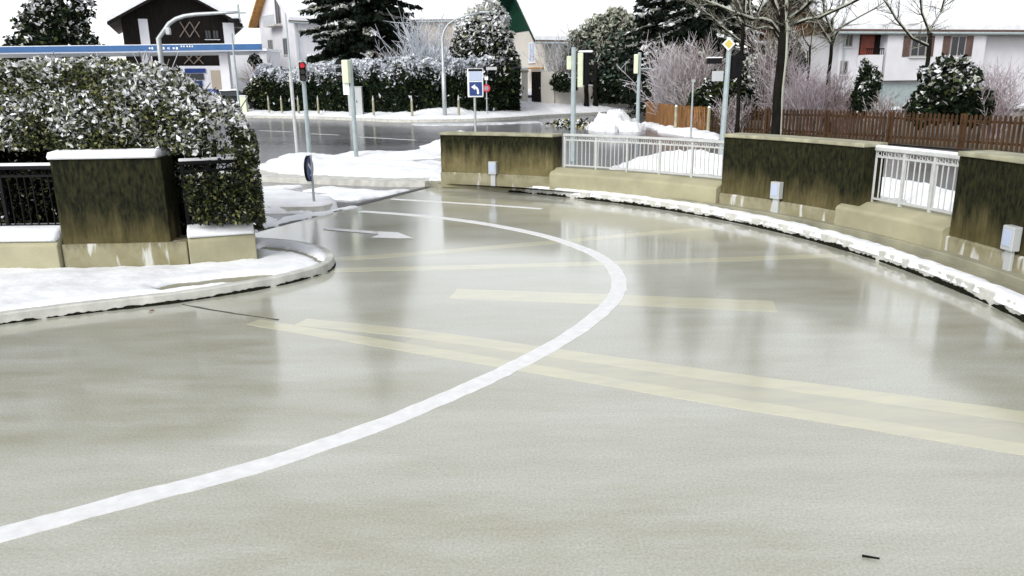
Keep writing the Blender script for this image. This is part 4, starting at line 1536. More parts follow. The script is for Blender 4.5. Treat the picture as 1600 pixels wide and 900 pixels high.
# long hedge across the street
def far_hedge():
    prof = [(392, 118), (408, 100), (425, 108), (445, 112), (470, 108), (490, 100), (540, 97), (590, 93), (640, 90), (690, 96), (720, 92), (760, 90), (812, 100)]
    yy = [far_y(p) + 2.6 for p, q in prof]
    X = [D(p, q, y).x for (p, q), y in zip(prof, yy)]
    Z = [D(p, q, y).z for (p, q), y in zip(prof, yy)]
    t = thing("hedge", "long dark hedge with snowy top along the far side of the street", "hedge", (X[6], yy[6] + 0.6, 0.4))
    pts, sz, mi, upv = [], [], [], []
    for _ in range(34000):
        x = rnd.uniform(X[0], X[-1])
        y0 = float(np.interp(x, X, yy))
        zt = float(np.interp(x, X, Z)) + 0.34 * mnoise.fractal(Vector((x * 1.3, 0, 2)), 1, 2, 3)
        if rnd.random() < 0.62:
            z = rnd.uniform(0.3, zt) if rnd.random() < .6 else zt - abs(rnd.gauss(0, .6))
            y = y0 + 0.3 * mnoise.fractal(Vector((x, z, 3)), 1, 2, 3) + abs(rnd.gauss(0, .2)) + 0.25 * max(0, z - 2.2)
        else:
            z = zt - abs(rnd.gauss(0, .2))
            y = rnd.uniform(y0, y0 + 1.9)
        f = (z - 0.3) / (zt - 0.3)
        cl = mnoise.fractal(Vector((x * 1.4, y, z * 1.4)), 1, 2, 3)
        ps = 0.01 + 1.0 * smooth((f - 0.50) / 0.5) ** 1.2 + 0.45 * cl * smooth((f - .4) / .3)
        if rnd.random() < ps:
            mi.append(rnd.choice((2, 3, 3)))
            upv.append(.3)
        else:
            mi.append(0 if rnd.random() < .9 else 1)
            upv.append(0)
        pts.append((x, y, z))
        sz.append(rnd.uniform(.06, .19))
    leaf_mesh("foliage", pts, sz, mi, [M_YEW, M_LEAF, M_SNOW, M_FROSTG], t, 2.2, upv=upv)
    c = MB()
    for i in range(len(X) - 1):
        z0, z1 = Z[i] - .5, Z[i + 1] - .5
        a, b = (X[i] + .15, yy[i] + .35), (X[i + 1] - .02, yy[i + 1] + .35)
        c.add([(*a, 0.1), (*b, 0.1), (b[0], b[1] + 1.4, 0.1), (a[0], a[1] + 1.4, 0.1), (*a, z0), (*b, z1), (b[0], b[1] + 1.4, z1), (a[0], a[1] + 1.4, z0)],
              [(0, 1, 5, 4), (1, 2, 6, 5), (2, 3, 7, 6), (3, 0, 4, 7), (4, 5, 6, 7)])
    c.build("branches", M_SHADEDWOOD, t)  # solid dark core added inside the hedge to block light


far_hedge()
YEW = [M_YEW, M_LEAF, M_SNOW, M_FLEAF]


def lobes(Y, items):
    """items: (px, py, rx_px, rz_px) -> ellipsoids at depth Y"""
    out = []
    for px, py, rx, rz in items:
        c = D(px, py, Y + rnd.uniform(-0.4, 0.4))
        k = Y / F * 1.0
        out.append((c.x, c.y, c.z, rx * k, max(rx, rz) * k * 0.8, rz * k))
    return out


def base_at(px, Y, z):
    p = D(px, 170, Y)
    return Vector((p.x, Y, z))


bulk("tall rounded dark bush with snow-dusted upper half behind blue arrow sign", "bush", base_at(762, 48.8, 0.4),
     lobes(48.8, [(758, 132, 50, 45), (750, 85, 44, 52), (768, 60, 32, 45), (742, 55, 26, 35), (766, 30, 22, 28), (782, 108, 28, 45)]), 17000, 0.15, YEW, [.9, .1], 2, 0.95, "bush", 2.0, (0.15, 2.0), snow_base=0.02)
spruce("huge dark spruce with drooping snowy branches above the long hedge", base_at(574, 60, 0.7), 23, 5.0, 2.6, 40, 11, 0.5, "spruce", 0.26, 1.5, 0.27)
bulk("grey-green conifer with many snow-dusted upright sprays beside the cream house", "tree", base_at(955, 55, 0.6),
     lobes(55, [(950, 115, 55, 40), (915, 100, 32, 38), (985, 95, 38, 45), (940, 70, 34, 42), (970, 55, 26, 36), (1005, 70, 24, 42), (908, 75, 20, 26), (955, 40, 16, 24), (985, 130, 40, 30)]),
     19000, 0.15, [M_THUJA, M_FIR, M_FLEAF, M_SNOW, M_FLEAF], [.55, .45], 2, 0.75, "conifer", 2.6, (0.2, 2.4), lumps=0.45, snow_base=0.05)
bulk("dark low yew mass under the grey-green conifer by the gate path", "bush", base_at(965, 53.5, 0.6),
     lobes(53.5, [(975, 145, 34, 22), (945, 140, 22, 24), (1000, 140, 22, 26)]), 5000, 0.14, YEW, [.95, .05], 2, 0.12, "bush", 2.0)
spruce("dark snow-flecked fir rising behind the frosted pink shrub", base_at(1098, 44, 0.5), 14, 3.9, 1.0, 32, 5, 0.65, "fir", 0.34, 1.2, 0.19)
spruce("narrow dark fir between grey-green conifer and pink shrub", base_at(1037, 49, 0.5), 15, 2.9, 1.0, 32, 8, 0.35, "fir", 0.30, 1.3, 0.2)
twig_bush("pale pink frosted shrub fanning up behind the fence corner", base_at(1046, 36.5, 0.05), 3.6, 1.4, 170, M_FROST, M_FROST, seed=4, r0=0.016, fan=0.75, sub_=6)
twig_bush("brownish frosted shrub right of the pale pink shrub", base_at(1092, 35, 0.05), 3.5, 1.6, 110, M_FROSTB, M_FROST, seed=9, r0=0.015, fan=0.9, sub_=6)
bulk("dark evergreen shrub heaped with white snow left of street tree", "shrub", base_at(1180, 33, 0.05),
     lobes(33, [(1178, 150, 26, 30), (1170, 115, 16, 22), (1186, 105, 12, 18)]), 5500, 0.11, YEW, [.95, .05], 2, 0.75, "shrub", 1.6, nsc=2.0)
bulk("dark evergreen shrub behind fence near yellow diamond sign", "shrub", base_at(1118, 32, 0.05),
     lobes(32, [(1120, 150, 30, 26), (1145, 140, 18, 34), (1095, 160, 20, 18)]), 5000, 0.10, YEW, [.8, .2], 2, 0.3, "shrub", 1.8, nsc=2)
bulk("upright green conifer close behind the street tree trunk", "conifer", base_at(1232, 34, 0.05),
     lobes(34, [(1236, 105, 18, 30), (1232, 75, 12, 26), (1205, 95, 14, 26)]), 6000, 0.10, [M_THUJA, M_FIR, M_FLEAF, M_SNOW, M_FLEAF], [.5, .5], 2, 0.35, "conifer", 2.2)
twig_bush("lilac-grey frosted climbing shrub left of the street tree", base_at(1203, 31.5, 0.05), 3.9, 0.9, 80, M_FROSTB, M_FROST, seed=12, r0=0.014, fan=0.35)
for k, (px, Y, h, lab, m) in enumerate(((1242, 30, 2.6, "purplish frosted shrub right beside the street tree trunk", M_PURPLE), (1272, 29, 2.3, "purplish frosted shrub in front of white house wall", M_PURPLE),
                                        (1300, 29.5, 2.2, "purplish brown shrub below the white house window", M_FROSTB), (1325, 28, 1.6, "low brown bare shrub near the balcony house's corner", M_FROSTB))):
    twig_bush(lab, base_at(px, Y, 0.05), h, 1.2, 90, m, M_FROST if k < 2 else M_PURPLE, group="frosted shrubs behind the dark fence", seed=20 + k, r0=0.011, fan=0.85)
for k, (px, Y, h, lab, m) in enumerate(((1150, 29.5, 1.5, "low brown frosted shrub behind the dark fence's left end", M_FROSTB), (1385, 26.5, 1.5, "low brown frosted shrub between the black leafy bush and large evergreen", M_FROSTB))):
    twig_bush(lab, base_at(px, Y, 0.05), h, 1.3, 80, m, M_FROST, group="frosted shrubs behind the dark fence", seed=60 + k, r0=0.011, fan=0.95)
bulk("black leafy bush with snow clumps before the balcony house", "bush", base_at(1352, 27.5, 0.05),
     lobes(27.5, [(1352, 150, 16, 30), (1362, 130, 10, 22), (1338, 165, 14, 14), (1352, 110, 7, 16)]), 3500, 0.10, YEW, [.95, .05], 2, 0.35, "bush", 1.8, nsc=2.2)
bulk("dark evergreen bush behind fence at the far right", "bush", base_at(1480, 26, 0.05),
     lobes(26, [(1480, 140, 40, 50), (1520, 165, 30, 30), (1445, 170, 26, 26)]), 6000, 0.11, YEW, [.9, .1], 2, 0.35, "bush", 1.8)
twig_bush("purplish frosted shrub at far right behind the dark fence", base_at(1555, 26, 0.05), 2.4, 1.3, 100, M_PURPLE, M_FROST, group="frosted shrubs behind the dark fence", seed=31, r0=0.012, fan=0.8)
twig_bush("grey frosted shrub rising over the hedge beside the street lamp", base_at(668, 51, 0.5), 5.5, 2.3, 150, M_FROSTG, M_FROSTG, seed=41, r0=0.022, fan=0.7)
twig_bush("grey frosted shrub rising over the hedge's middle in front of spruce", base_at(612, 51.5, 0.5), 3.6, 2.2, 110, M_FROSTG, M_FROSTB, seed=42, r0=0.02, fan=1.0)
twig_bush("grey frosted sapling against the cream house wall", base_at(880, 54, 0.6), 4.4, 1.6, 70, M_FROSTB, M_FROSTG, seed=43, r0=0.016, fan=0.75, sub_=5)
twig_bush("small pinkish frosted shrub before the white gabled house", base_at(412, 58.5, 0.5), 3.2, 1.4, 70, M_FROST, M_FROSTB, seed=44, r0=0.018, fan=0.8)
bulk("small dark clipped tree beside the white outbuilding", "tree", base_at(399, 60, 0.4), lobes(60, [(398, 94, 9, 8), (402, 100, 8, 8)]), 700, 0.13, YEW, [.9, .1], 2, 0.3, "small_tree", 1.8, (0.06, 3.0))
bulk("olive-brown leafy shrub at the hedge's left end", "shrub", base_at(410, 55.6, 0.3), lobes(55.6, [(410, 140, 20, 18), (430, 150, 22, 20), (395, 150, 14, 12)]), 3000, 0.13, [M_LEAF, M_YEW, M_FLEAF, M_SNOW, M_FLEAF], [.35, .65], 2, 0.1, "shrub", 1.9)
bulk("dark conifer tree left of the timber house, behind the canopy", "tree", base_at(95, 70, 0.9), lobes(70, [(95, 90, 60, 50), (80, 40, 45, 45), (110, 0, 30, 40), (40, 100, 40, 40)]), 8000, 0.24, YEW, [.9, .1], 2, 0.5, "conifer", 2, (0.3, 4))

# the street tree with limbs, and other trunks
ty = 25.5
tb = base_at(1217, ty, 0.0)
fz = D(1220, 42, ty).z
def P(px, py, dy=0.0):
    return D(px, py, ty + dy)
tb.x = D(1217, 130, ty).x
bare_tree("bare street tree with snow along its branches, rising behind blackened wall", tb,
          [([(tb.x, ty, fz - .15), P(1214, 18), P(1209, 5), P(1205, -12), P(1198, -60), P(1190, -110, .4)], 0.085),
           ([(tb.x, ty, fz - .2), P(1232, 30), P(1252, 15), P(1268, 0), P(1290, -30), P(1320, -70, -.4)], 0.085),
           ([(tb.x, ty, fz - .3), P(1235, 40), P(1258, 32), P(1280, 28), P(1292, 22), P(1330, 5), P(1380, -20, -.6)], 0.065),
           ([(tb.x, ty, fz - .35), P(1205, 36), P(1190, 31), P(1176, 31), P(1150, 22), P(1110, 5, .5)], 0.07),
           ([(tb.x, ty, fz - .5), P(1208, 46), P(1196, 43), P(1180, 46), P(1165, 40, -.4)], 0.045),
           ([(tb.x, ty, fz - .1), P(1222, 10), P(1226, -30), P(1230, -90), P(1222, -140)], 0.15)], 0.155, fz, 6, "street_tree", 4)
b = base_at(1153, 28, 0.0)
bare_tree("thin dark trunk right of the yellow diamond sign", b, [([(b.x, 28, D(1153, 30, 28).z), D(1150, 0, 28), D(1140, -50, 28)], 0.06), ([(b.x, 28, D(1153, 20, 28).z), D(1165, -10, 28), D(1180, -40, 28)], 0.05)], 0.075, D(1153, 15, 28).z, 13, "bare_tree", 3, 0)
b = base_at(1258, 31, 0.0)
bare_tree("slim snowy sapling in front of the white house gable", b, [([(b.x, 31, 3.2), D(1256, 60, 31), D(1252, 40, 31)], 0.03), ([(b.x, 31, 2.6), D(1268, 60, 31), D(1272, 35, 31)], 0.03), ([(b.x, 31, 2.2), D(1262, 80, 31), D(1270, 75, 31)], 0.03)], 0.05, 3.3, 15, "sapling", 4, 0)
b = base_at(1290, 33, 0.03)
bare_tree("snow-laden bare tree in front of the white house's snowy roof", b, [([(b.x, 33, 3.4), D(1280, 40, 33), D(1262, 10, 33), D(1250, -20, 33)], 0.05), ([(b.x, 33, 3.6), D(1300, 30, 33), D(1318, 5, 33), D(1330, -20, 33)], 0.05),
          ([(b.x, 33, 3.8), D(1288, 20, 33), D(1284, -20, 33)], 0.05), ([(b.x, 33, 3.2), D(1310, 45, 33), D(1345, 25, 33), D(1370, 12, 33)], 0.045)], 0.08, 3.9, 21, "bare_tree", 4, 0)
b = base_at(1168, 36, 0.03)
bare_tree("snow-laden bare tree between dark fir and street tree", b, [([(b.x, 36, 3.6), D(1158, 40, 36), D(1145, 10, 36), D(1140, -20, 36)], 0.06), ([(b.x, 36, 3.8), D(1180, 30, 36), D(1192, 0, 36), D(1200, -30, 36)], 0.06),
          ([(b.x, 36, 3.4), D(1150, 60, 36), D(1125, 40, 36), D(1110, 25, 36)], 0.05), ([(b.x, 36, 4.0), D(1170, 10, 36), D(1172, -30, 36)], 0.06)], 0.09, 4.1, 22, "bare_tree", 4, 0)
b = base_at(1440, 31, 0.03)
bare_tree("snow-laden bare tree before the white house's right half", b, [([(b.x, 31, 3.2), D(1425, 60, 31), D(1400, 30, 31), D(1385, 5, 31)], 0.05), ([(b.x, 31, 3.4), D(1450, 50, 31), D(1470, 20, 31), D(1480, -20, 31)], 0.05),
          ([(b.x, 31, 3.6), D(1440, 20, 31), D(1436, -20, 31)], 0.05)], 0.09, 3.7, 23, "bare_tree", 4, 0)
b = base_at(916, 52.2, 0.5)
bare_tree("black tree trunk left of its pair beneath the grey-green conifer", b, [([(b.x, 52.2, 3.2), D(914, 100, 52.2), D(908, 85, 52.2)], 0.07)], 0.16, 3.3, 16, "bare_tree", 2, 0)
b = base_at(930, 52.6, 0.5)
bare_tree("black tree trunk right of its pair beneath the grey-green conifer", b, [([(b.x, 52.6, 3.2), D(932, 100, 52.6), D(938, 85, 52.6)], 0.07)], 0.16, 3.3, 17, "bare_tree", 2, 0)

# dry plants round the junction pole's foot
tag(leaf_mesh("ground_plants", [(G(890 + rnd.gauss(0, 12), 197 + rnd.gauss(0, 2.2)) + Vector((0, 0, rnd.uniform(0, .22)))) for _ in range(900)],
              [rnd.uniform(.05, .14) for _ in range(900)], [rnd.choice((0, 0, 1, 2)) for _ in range(900)], [M_YEW, M_STRAW, M_SNOW], None, 2.2), kind="stuff")


# ------------------------------------------------------------------ houses
def on_wall(px, py, P, n):
    """where the sight line of a photo pixel meets a wall plane"""
    d = ray(px, py)
    o = Vector((0, 0, CAM_H))
    return o + d * ((P - o).dot(n) / d.dot(n))


def house(label, P0, ux, uy, L, W, h, pitch, z0, over, mats, name="house", soffit=None, snow_t=0.28, gable_m=None, gable_z=None, verge0=None):
    """P0: corner where the eave side (along ux, length L) meets the gable side (along uy, width W); ridge runs along ux"""
    wm, rm, vm = mats
    ux, uy = Vector((*ux, 0)).normalized(), Vector((*uy, 0)).normalized()
    P0 = Vector((P0[0], P0[1], z0))
    t = thing(name, label, "house", P0)
    rise = W / 2 * math.tan(R(pitch))
    w = MB()
    a, b, c, d = P0, P0 + ux * L, P0 + ux * L + uy * W, P0 + uy * W
    H = Vector((0, 0, h)); RZ = Vector((0, 0, h + rise))
    g0, g1 = P0 + uy * W / 2 + RZ, P0 + ux * L + uy * W / 2 + RZ
    vs = [a, b, c, d, a + H, b + H, c + H, d + H, g0, g1]
    w.add(vs, [(0, 1, 5, 4), (2, 3, 7, 6), (1, 2, 6, 9, 5), (0, 4, 8, 7, 3)])
    w.build("wall", wm, t)
    if gable_m:
        gz = gable_z if gable_z is not None else h - 0.1
        # timber cladding on the gable
        n = -ux * 0.05
        tt = MB()
        A, Dd = P0 + Vector((0, 0, gz)), d + Vector((0, 0, gz))
        tt.add([A + n, Dd + n, d + H + n, g0 + n, a + H + n], [(0, 1, 2, 3, 4)])
        tt.add([A + n, Dd + n, Dd, A], [(0, 1, 2, 3)])
        tt.build("gable_cladding", gable_m, t)
    tl = math.tan(R(pitch))
    th = 0.16
    for nm_, m_, lo, hi in (("roof", rm, 0.02, 0.02 + th), ("roof_snow", M_SNOW, 0.02 + th + 0.003, 0.02 + th + snow_t)):
        s = MB()
        o = over - (0.04 if nm_ == "roof_snow" else 0)
        for sg in (0, 1):
            e0 = (P0 if sg == 0 else d) + H
            out = -uy if sg == 0 else uy
            ea = e0 - ux * o + out * over * 0.8 - Vector((0, 0, tl * over * 0.8))
            eb = e0 + ux * (L + o) + out * over * 0.8 - Vector((0, 0, tl * over * 0.8))
            ra, rb = g0 - ux * o, g1 + ux * o
            zl, zh = Vector((0, 0, lo)), Vector((0, 0, hi))
            s.add([ea + zl, eb + zl, rb + zl, ra + zl, ea + zh, eb + zh, rb + zh, ra + zh],
                  [(0, 1, 2, 3), (4, 5, 6, 7), (0, 1, 5, 4), (1, 2, 6, 5), (0, 3, 7, 4)])
        ro = s.build(nm_, m_, t)
    gt = MB()
    e0 = P0 + H - uy * over * 0.8 - Vector((0, 0, tl * over * 0.8 + 0.02)) - uy * 0.05
    gt.tube(e0 - ux * over, e0 + ux * (L + over), 0.075, n=8)
    gt.build("gutter", M_TLPOLE, t)
    dp = MB()
    dp.path([e0 + ux * 0.25, P0 + H + ux * 0.25 - uy * 0.08 - Vector((0, 0, 0.6)), P0 + ux * 0.25 - uy * 0.08 + Vector((0, 0, 0.1))], 0.05, 8)
    dp.build("downpipe", M_TLPOLE, t)
    # verge boards and soffit at the gable end
    for sg in (0, 1):
        v = MB()
        e0 = (P0 if sg == 0 else d) + H
        out = -uy if sg == 0 else uy
        ea = e0 - ux * (over + 0.03) + out * over * 0.8 - Vector((0, 0, tl * over * 0.8 + 0.04))
        ra = g0 - ux * (over + 0.03) - Vector((0, 0, 0.04))
        v.add([ea, ra, ra + Vector((0, 0, .24)), ea + Vector((0, 0, .24)), ea + ux * .04, ra + ux * .04, ra + ux * .04 + Vector((0, 0, .24)), ea + ux * .04 + Vector((0, 0, .24))],
              [(0, 1, 2, 3), (4, 5, 6, 7), (0, 1, 5, 4), (3, 2, 6, 7)])
        v.build("verge_board", (verge0 or vm) if sg == 0 else vm, t)
    s = MB()
    for sg in (0, 1):
        e0 = (P0 if sg == 0 else d) + H
        out = -uy if sg == 0 else uy
        ea = e0 - ux * over + out * over * 0.8 - Vector((0, 0, tl * over * 0.8))
        s.add([ea, e0 + ux * 0 + out * over * 0.8 - Vector((0, 0, tl * over * 0.8)), g0, g0 - ux * over], [(0, 1, 2, 3)])
    s.build("soffit", soffit or vm, t)
    return t, P0, ux, uy, h, rise


def window(t, o, ux, n, s, z, w, h, m=None, frame=None, name="window", deep=0.05):
    """window on a wall: o corner, ux along the wall, n outward, s metres along, z height of the centre"""
    c = o + ux * s + Vector((0, 0, z))
    f = 0.07
    fb = MB()
    for (a0, a1, z0, z1) in ((-w / 2 - f, -w / 2, -h / 2 - f, h / 2 + f), (w / 2, w / 2 + f, -h / 2 - f, h / 2 + f), (-w / 2, w / 2, h / 2, h / 2 + f), (-w / 2, w / 2, -h / 2 - f, -h / 2), (-0.025, 0.025, -h / 2, h / 2)):
        fb.obox(c + ux * a0 + Vector((0, 0, z0)) + n * 0.002, ux * (a1 - a0), n * deep, Vector((0, 0, z1 - z0)))
    fo = fb.build(name, frame or M_FRAME, t)
    MB().obox(c - ux * w / 2 - Vector((0, 0, h / 2)) + n * 0.004, ux * w, n * 0.015, Vector((0, 0, h))).build("pane", m or M_GLASS, fo)
    MB().obox(c - ux * (w / 2 + .12) - Vector((0, 0, h / 2 + f + .05)) + n * 0.003, ux * (w + .24), n * 0.12, Vector((0, 0, .05))).build("sill", M_PLASTW, fo)
    return fo


# white gabled house with orange verge
Y2 = 80.0
c2 = D(463, 80, Y2)
ux, uy = (0.75, 0.66), (-0.66, 0.75)
hz = D(463, 24, Y2).z - 0.9
t, P0, UX, UY, hh, rise = house("tall white house with orange verge boards behind the long hedge", (c2.x, Y2), ux, uy, 9.5, 8.0, hz, 44, 0.9, 0.9, (M_PLASTW, M_TILE, M_WOODO), verge0=M_PLASTW)
for s, z, w, h in ((2.2, 5.0, 0.95, 1.5), (5.7, 5.0, 0.95, 1.5), (2.2, 2.0, 0.95, 1.5), (5.7, 2.0, 0.95, 1.5)):
    window(t, P0, UY, -UX, s, z, w, h, mat("grey_window_glass", (0.10, 0.11, 0.13), 0.15) if z > 3 else M_GLASS)
window(t, P0, UY, -UX, 3.3, 8.6, 1.0, 2.6, name="balcony_door")
bal = MB().obox(P0 + UY * 2.5 + Vector((0, 0, 7.0)), UY * 2.6, -UX * 0.9, Vector((0, 0, 0.12))).build("balcony", M_PLASTG, t)
rb = MB()
for k in range(14):
    q = P0 + UY * (2.5 + 0.2 * k) - UX * 0.88 + Vector((0, 0, 7.12))
    rb.tube(q, q + Vector((0, 0, .9)), 0.02, n=4)
rb.obox(P0 + UY * 2.5 - UX * 0.9 + Vector((0, 0, 8.0)), UY * 2.6, UX * 0.05, Vector((0, 0, .06)))
rb.build("balustrade", M_TLPOLE, bal)
window(t, P0, UX, -UY, 4.2, 5.0, 1.1, 1.4)
MB().obox(P0 + UX * 1.1 - UY * 0.0 + Vector((0, 0, 3.75)), UX * 3.2, -UY * 1.3, Vector((0, 0, 0.22))).build("porch_roof", M_WOODG, t)
MB().obox(P0 + UX * 1.1 + Vector((0, 0, 3.98)), UX * 3.2, -UY * 1.3, Vector((0, 0, 0.2))).build("porch_snow", M_SNOW, t)

# wide snow-roofed house behind lamp
Y3 = 90.0
c3 = D(640, 80, Y3)
hz = D(690, 28, Y3).z - 0.9
t, P0, UX, UY, hh, rise = house("wide tan house under a broad snow-covered roof, behind frosted shrubs", (c3.x, Y3), (1, 0.05), (-0.05, 1), 10.5, 11, hz, 36, 0.9, 0.6, (M_PLASTT, M_TILE, M_WOODB))
MB().obox(P0 + UX * 0.3 + Vector((0, 0, 0.2)) - UY * 0.06, UX * 9.8, -UY * 0.02 + UY * 0.05, Vector((0, 0, 5.0))).build("lower_wall", M_PLASTW, t)
window(t, P0, UX, -UY, 2.5, 3.6, 1.3, 1.4, M_BLUEW); window(t, P0, UX, -UY, 6.5, 3.6, 1.3, 1.4)

# cream house with dark green gable overhang
Y4 = 62.0
c4 = D(852, 90, Y4)
hz = D(852, 43, Y4).z - 0.8
t, P0, UX, UY, hh, rise = house("cream house with dark green eaves beside the gate pillar", (c4.x, Y4), (0.91, 0.41), (-0.41, 0.91), 9.5, 8.5, hz, 44, 0.8, 1.5, (M_PLASTG, M_TILE, M_WOODG), soffit=M_WOODG, gable_m=M_WOODG, gable_z=hz - 0.05)
window(t, P0, UY, -UX, 2.3, hz - 1.75, 1.0, 1.4, M_BLUEW, M_WHITE)
window(t, P0, UX, -UY, 4.5, hz - 2.0, 1.2, 1.3)
MB().obox(P0 + UY * 0.2 + Vector((0, 0, 2.3)), UY * 2.2, -UX * 0.9, Vector((0, 0, .10))).build("door_canopy", M_WOODO, t)

# right-hand balcony house
Y5 = 44.0
c5 = D(1313, 60, Y5)
hz = D(1313, 40, Y5).z - 0.5
t, P0, UX, UY, hh, rise = house("white house with brown gable and red balcony door behind the dark fence", (c5.x, Y5), (0.97, 0.24), (-0.24, 0.97), 15, 9.0, hz, 27, 0.5, 1.0, (M_PLASTW, M_TILE, M_WOODK), soffit=M_WOODB, gable_m=M_WOODB, gable_z=hz - 0.35)
NY = -UY
k5 = Y5 / F
def along(px):
    # metres along the eave wall where photo column px meets it
    best, bs = 9, 0
    for i in range(1600):
        s_ = i * 0.01
        q = P0 + UX * s_
        v = ROT.transposed() @ (Vector((q.x, q.y, 3)) - Vector((0, 0, CAM_H)))
        e = abs(800 + F * v.x / -v.z - px)
        if e < best or i == 0:
            best, bs = e, s_
    return bs
window(t, P0, UX, NY, along(1322), D(1322, 60, Y5).z - 0.5, 0.42, 0.75, M_GLASS, M_FRAME)
window(t, P0, UX, NY, along(1319), D(1319, 106, Y5).z - 0.5, 0.34, 0.6, M_GLASS, M_FRAME)
s0, s1 = along(1340), along(1373)
rec = MB().obox(P0 + UX * s0 + Vector((0, 0, 0.2)) + NY * 0.012, UX * (s1 - s0), NY * 0.01, Vector((0, 0, hz - 0.3))).build("recess_shade_panel", M_WOODK, t)  # flat dark panel, the recess's shade put into its colour
dz0, dz1 = D(1350, 86, Y5).z - 0.5, D(1350, 52, Y5).z - 0.5
MB().obox(P0 + UX * (s0 + 0.05) + Vector((0, 0, dz0)) + NY * 0.03, UX * (s1 - s0) * 0.62, NY * 0.05, Vector((0, 0, dz1 - dz0))).build("balcony_door", M_DOOR, t)
bz = D(1350, 120, Y5).z - 0.5
bl = MB().obox(P0 + UX * (s0 - 0.05) + Vector((0, 0, bz)) + NY * 0.03, UX * (s1 - s0) * 0.8, NY * 0.7, Vector((0, 0, dz0 - bz))).build("balcony", M_PLASTW, t)
wg = along(1372)
bay = MB().obox(P0 + UX * wg + Vector((0, 0, D(1380, 126, Y5).z - 0.5)) + NY * 0.02, UX * 6.5, NY * 0.6, Vector((0, 0, hz - 0.35 - D(1380, 126, Y5).z + 0.5))).build("upper_bay", M_PLASTW, t)
MB().obox(P0 + UX * (wg + .25) + Vector((0, 0, 0)) + NY * 0.02, UX * 6.0, NY * 0.3, Vector((0, 0, D(1380, 130, Y5).z - 0.55))).build("garage_door", M_TLPOLE, t)
for ws in (wg + 2.0, wg + 4.6):
    wz = D(1400, 72, Y5).z - 0.5
    window(t, P0 + NY * 0.62, UX, NY, ws, wz, 0.9, 1.0)
    for sg in (-1, 1):
        MB().obox(P0 + NY * 0.625 + UX * (ws + sg * 0.78 - 0.22) + Vector((0, 0, wz - .55)), UX * 0.44, NY * 0.04, Vector((0, 0, 1.1))).build("shutter", M_TILE, t)
tr = MB()
for k in range(9):
    q = P0 + UX * (s0 + 0.0 + (s1 - s0) * 0.78 * k / 8) + NY * 0.70 + Vector((0, 0, dz0))
    tr.tube(q, q + Vector((0, 0, 0.28)), 0.02, n=4)
tr.obox(P0 + UX * (s0 - .05) + NY * 0.66 + Vector((0, 0, dz0 + .28)), UX * (s1 - s0) * 0.82, NY * 0.08, Vector((0, 0, .06)))
tr.build("balcony_rail", M_WOODK, t)
cq = P0 + UX * 4 + UY * 3 + Vector((0, 0, hz + 1.2))
MB().box(cq + Vector((0, 0, .6)), (0.7, 0.7, 2.2)).build("chimney", M_PLASTT, t)

# gate pillars, gate and garden wall of the cream house
Yg = 52.0
def quick_pillar(px, label, w):
    b = D(px, 160, Yg)
    zb = D(px, 163, Yg).z
    t = thing("gate_pillar", label, "gate pillar", (b.x, Yg, zb))
    zt = D(px, 113, Yg).z
    MB().box((b.x, Yg, (zb - .3 + zt) / 2), (w, 0.5, zt - zb + .3)).build("pillar_shaft", M_PLASTG, t, bevel=0.02)
    MB().box((b.x, Yg, zt + .05), (w + .14, .62, .10)).build("pillar_cap", M_COPING, t, bevel=0.01)
    s = MB().box((b.x, Yg, zt + .20), (w + .1, .6, .2)).build("snow_cap", M_SNOW, t, bevel=0.08)
    return b
quick_pillar(820, "white gate pillar capped with snow left of the dark gate", 0.40)
bg = D(838, 162, Yg + .1); zt = D(838, 112, Yg).z
t = thing("gate", "dark wooden gate between white pillar and cream wall", "gate", (bg.x, Yg + .1, bg.z))
MB().box((bg.x, Yg + .1, (bg.z + zt) / 2), (0.62, 0.06, zt - bg.z)).build("gate_leaf", M_WOODK, t)
MB().tube((bg.x + .22, Yg + .04, bg.z + 1.0), (bg.x + .22, Yg - .0, bg.z + 1.0), 0.03).build("handle", M_GALV, t)
aw, bw = D(846, 160, Yg), D(1010, 160, Yg + 3)
zt = D(855, 112, Yg).z
t = thing("garden_wall", "cream garden wall right of the dark gate, snow piled at its foot", "wall", (aw.x, Yg, aw.z))
MB().box((aw.x + .42, Yg + .1, (aw.z - .4 + zt) / 2), (0.84, .3, zt - aw.z + .4)).build("wall_pier", M_PLASTG, t, bevel=.02)
MB().obox((aw.x + .84, Yg + .1, aw.z - .5), (bw.x - aw.x - .84, 2.2, 0), (0, .25, 0), (0, 0, 1.5)).build("low_section", M_PLASTG, t)
MB().obox((aw.x + .84, Yg + .08, aw.z + 1.0), (bw.x - aw.x - .84, 2.2, 0), (0, .29, 0), (0, 0, 0.1)).build("snow_cap", M_SNOW, t)
bulk("dark small shrub against the cream garden wall", "shrub", base_at(877, 51.2, 0.7), lobes(51.4, [(877, 128, 16, 14), (892, 130, 14, 12)]), 1500, .12, YEW, [.9, .1], 2, 0.25, "shrub", 1.8)

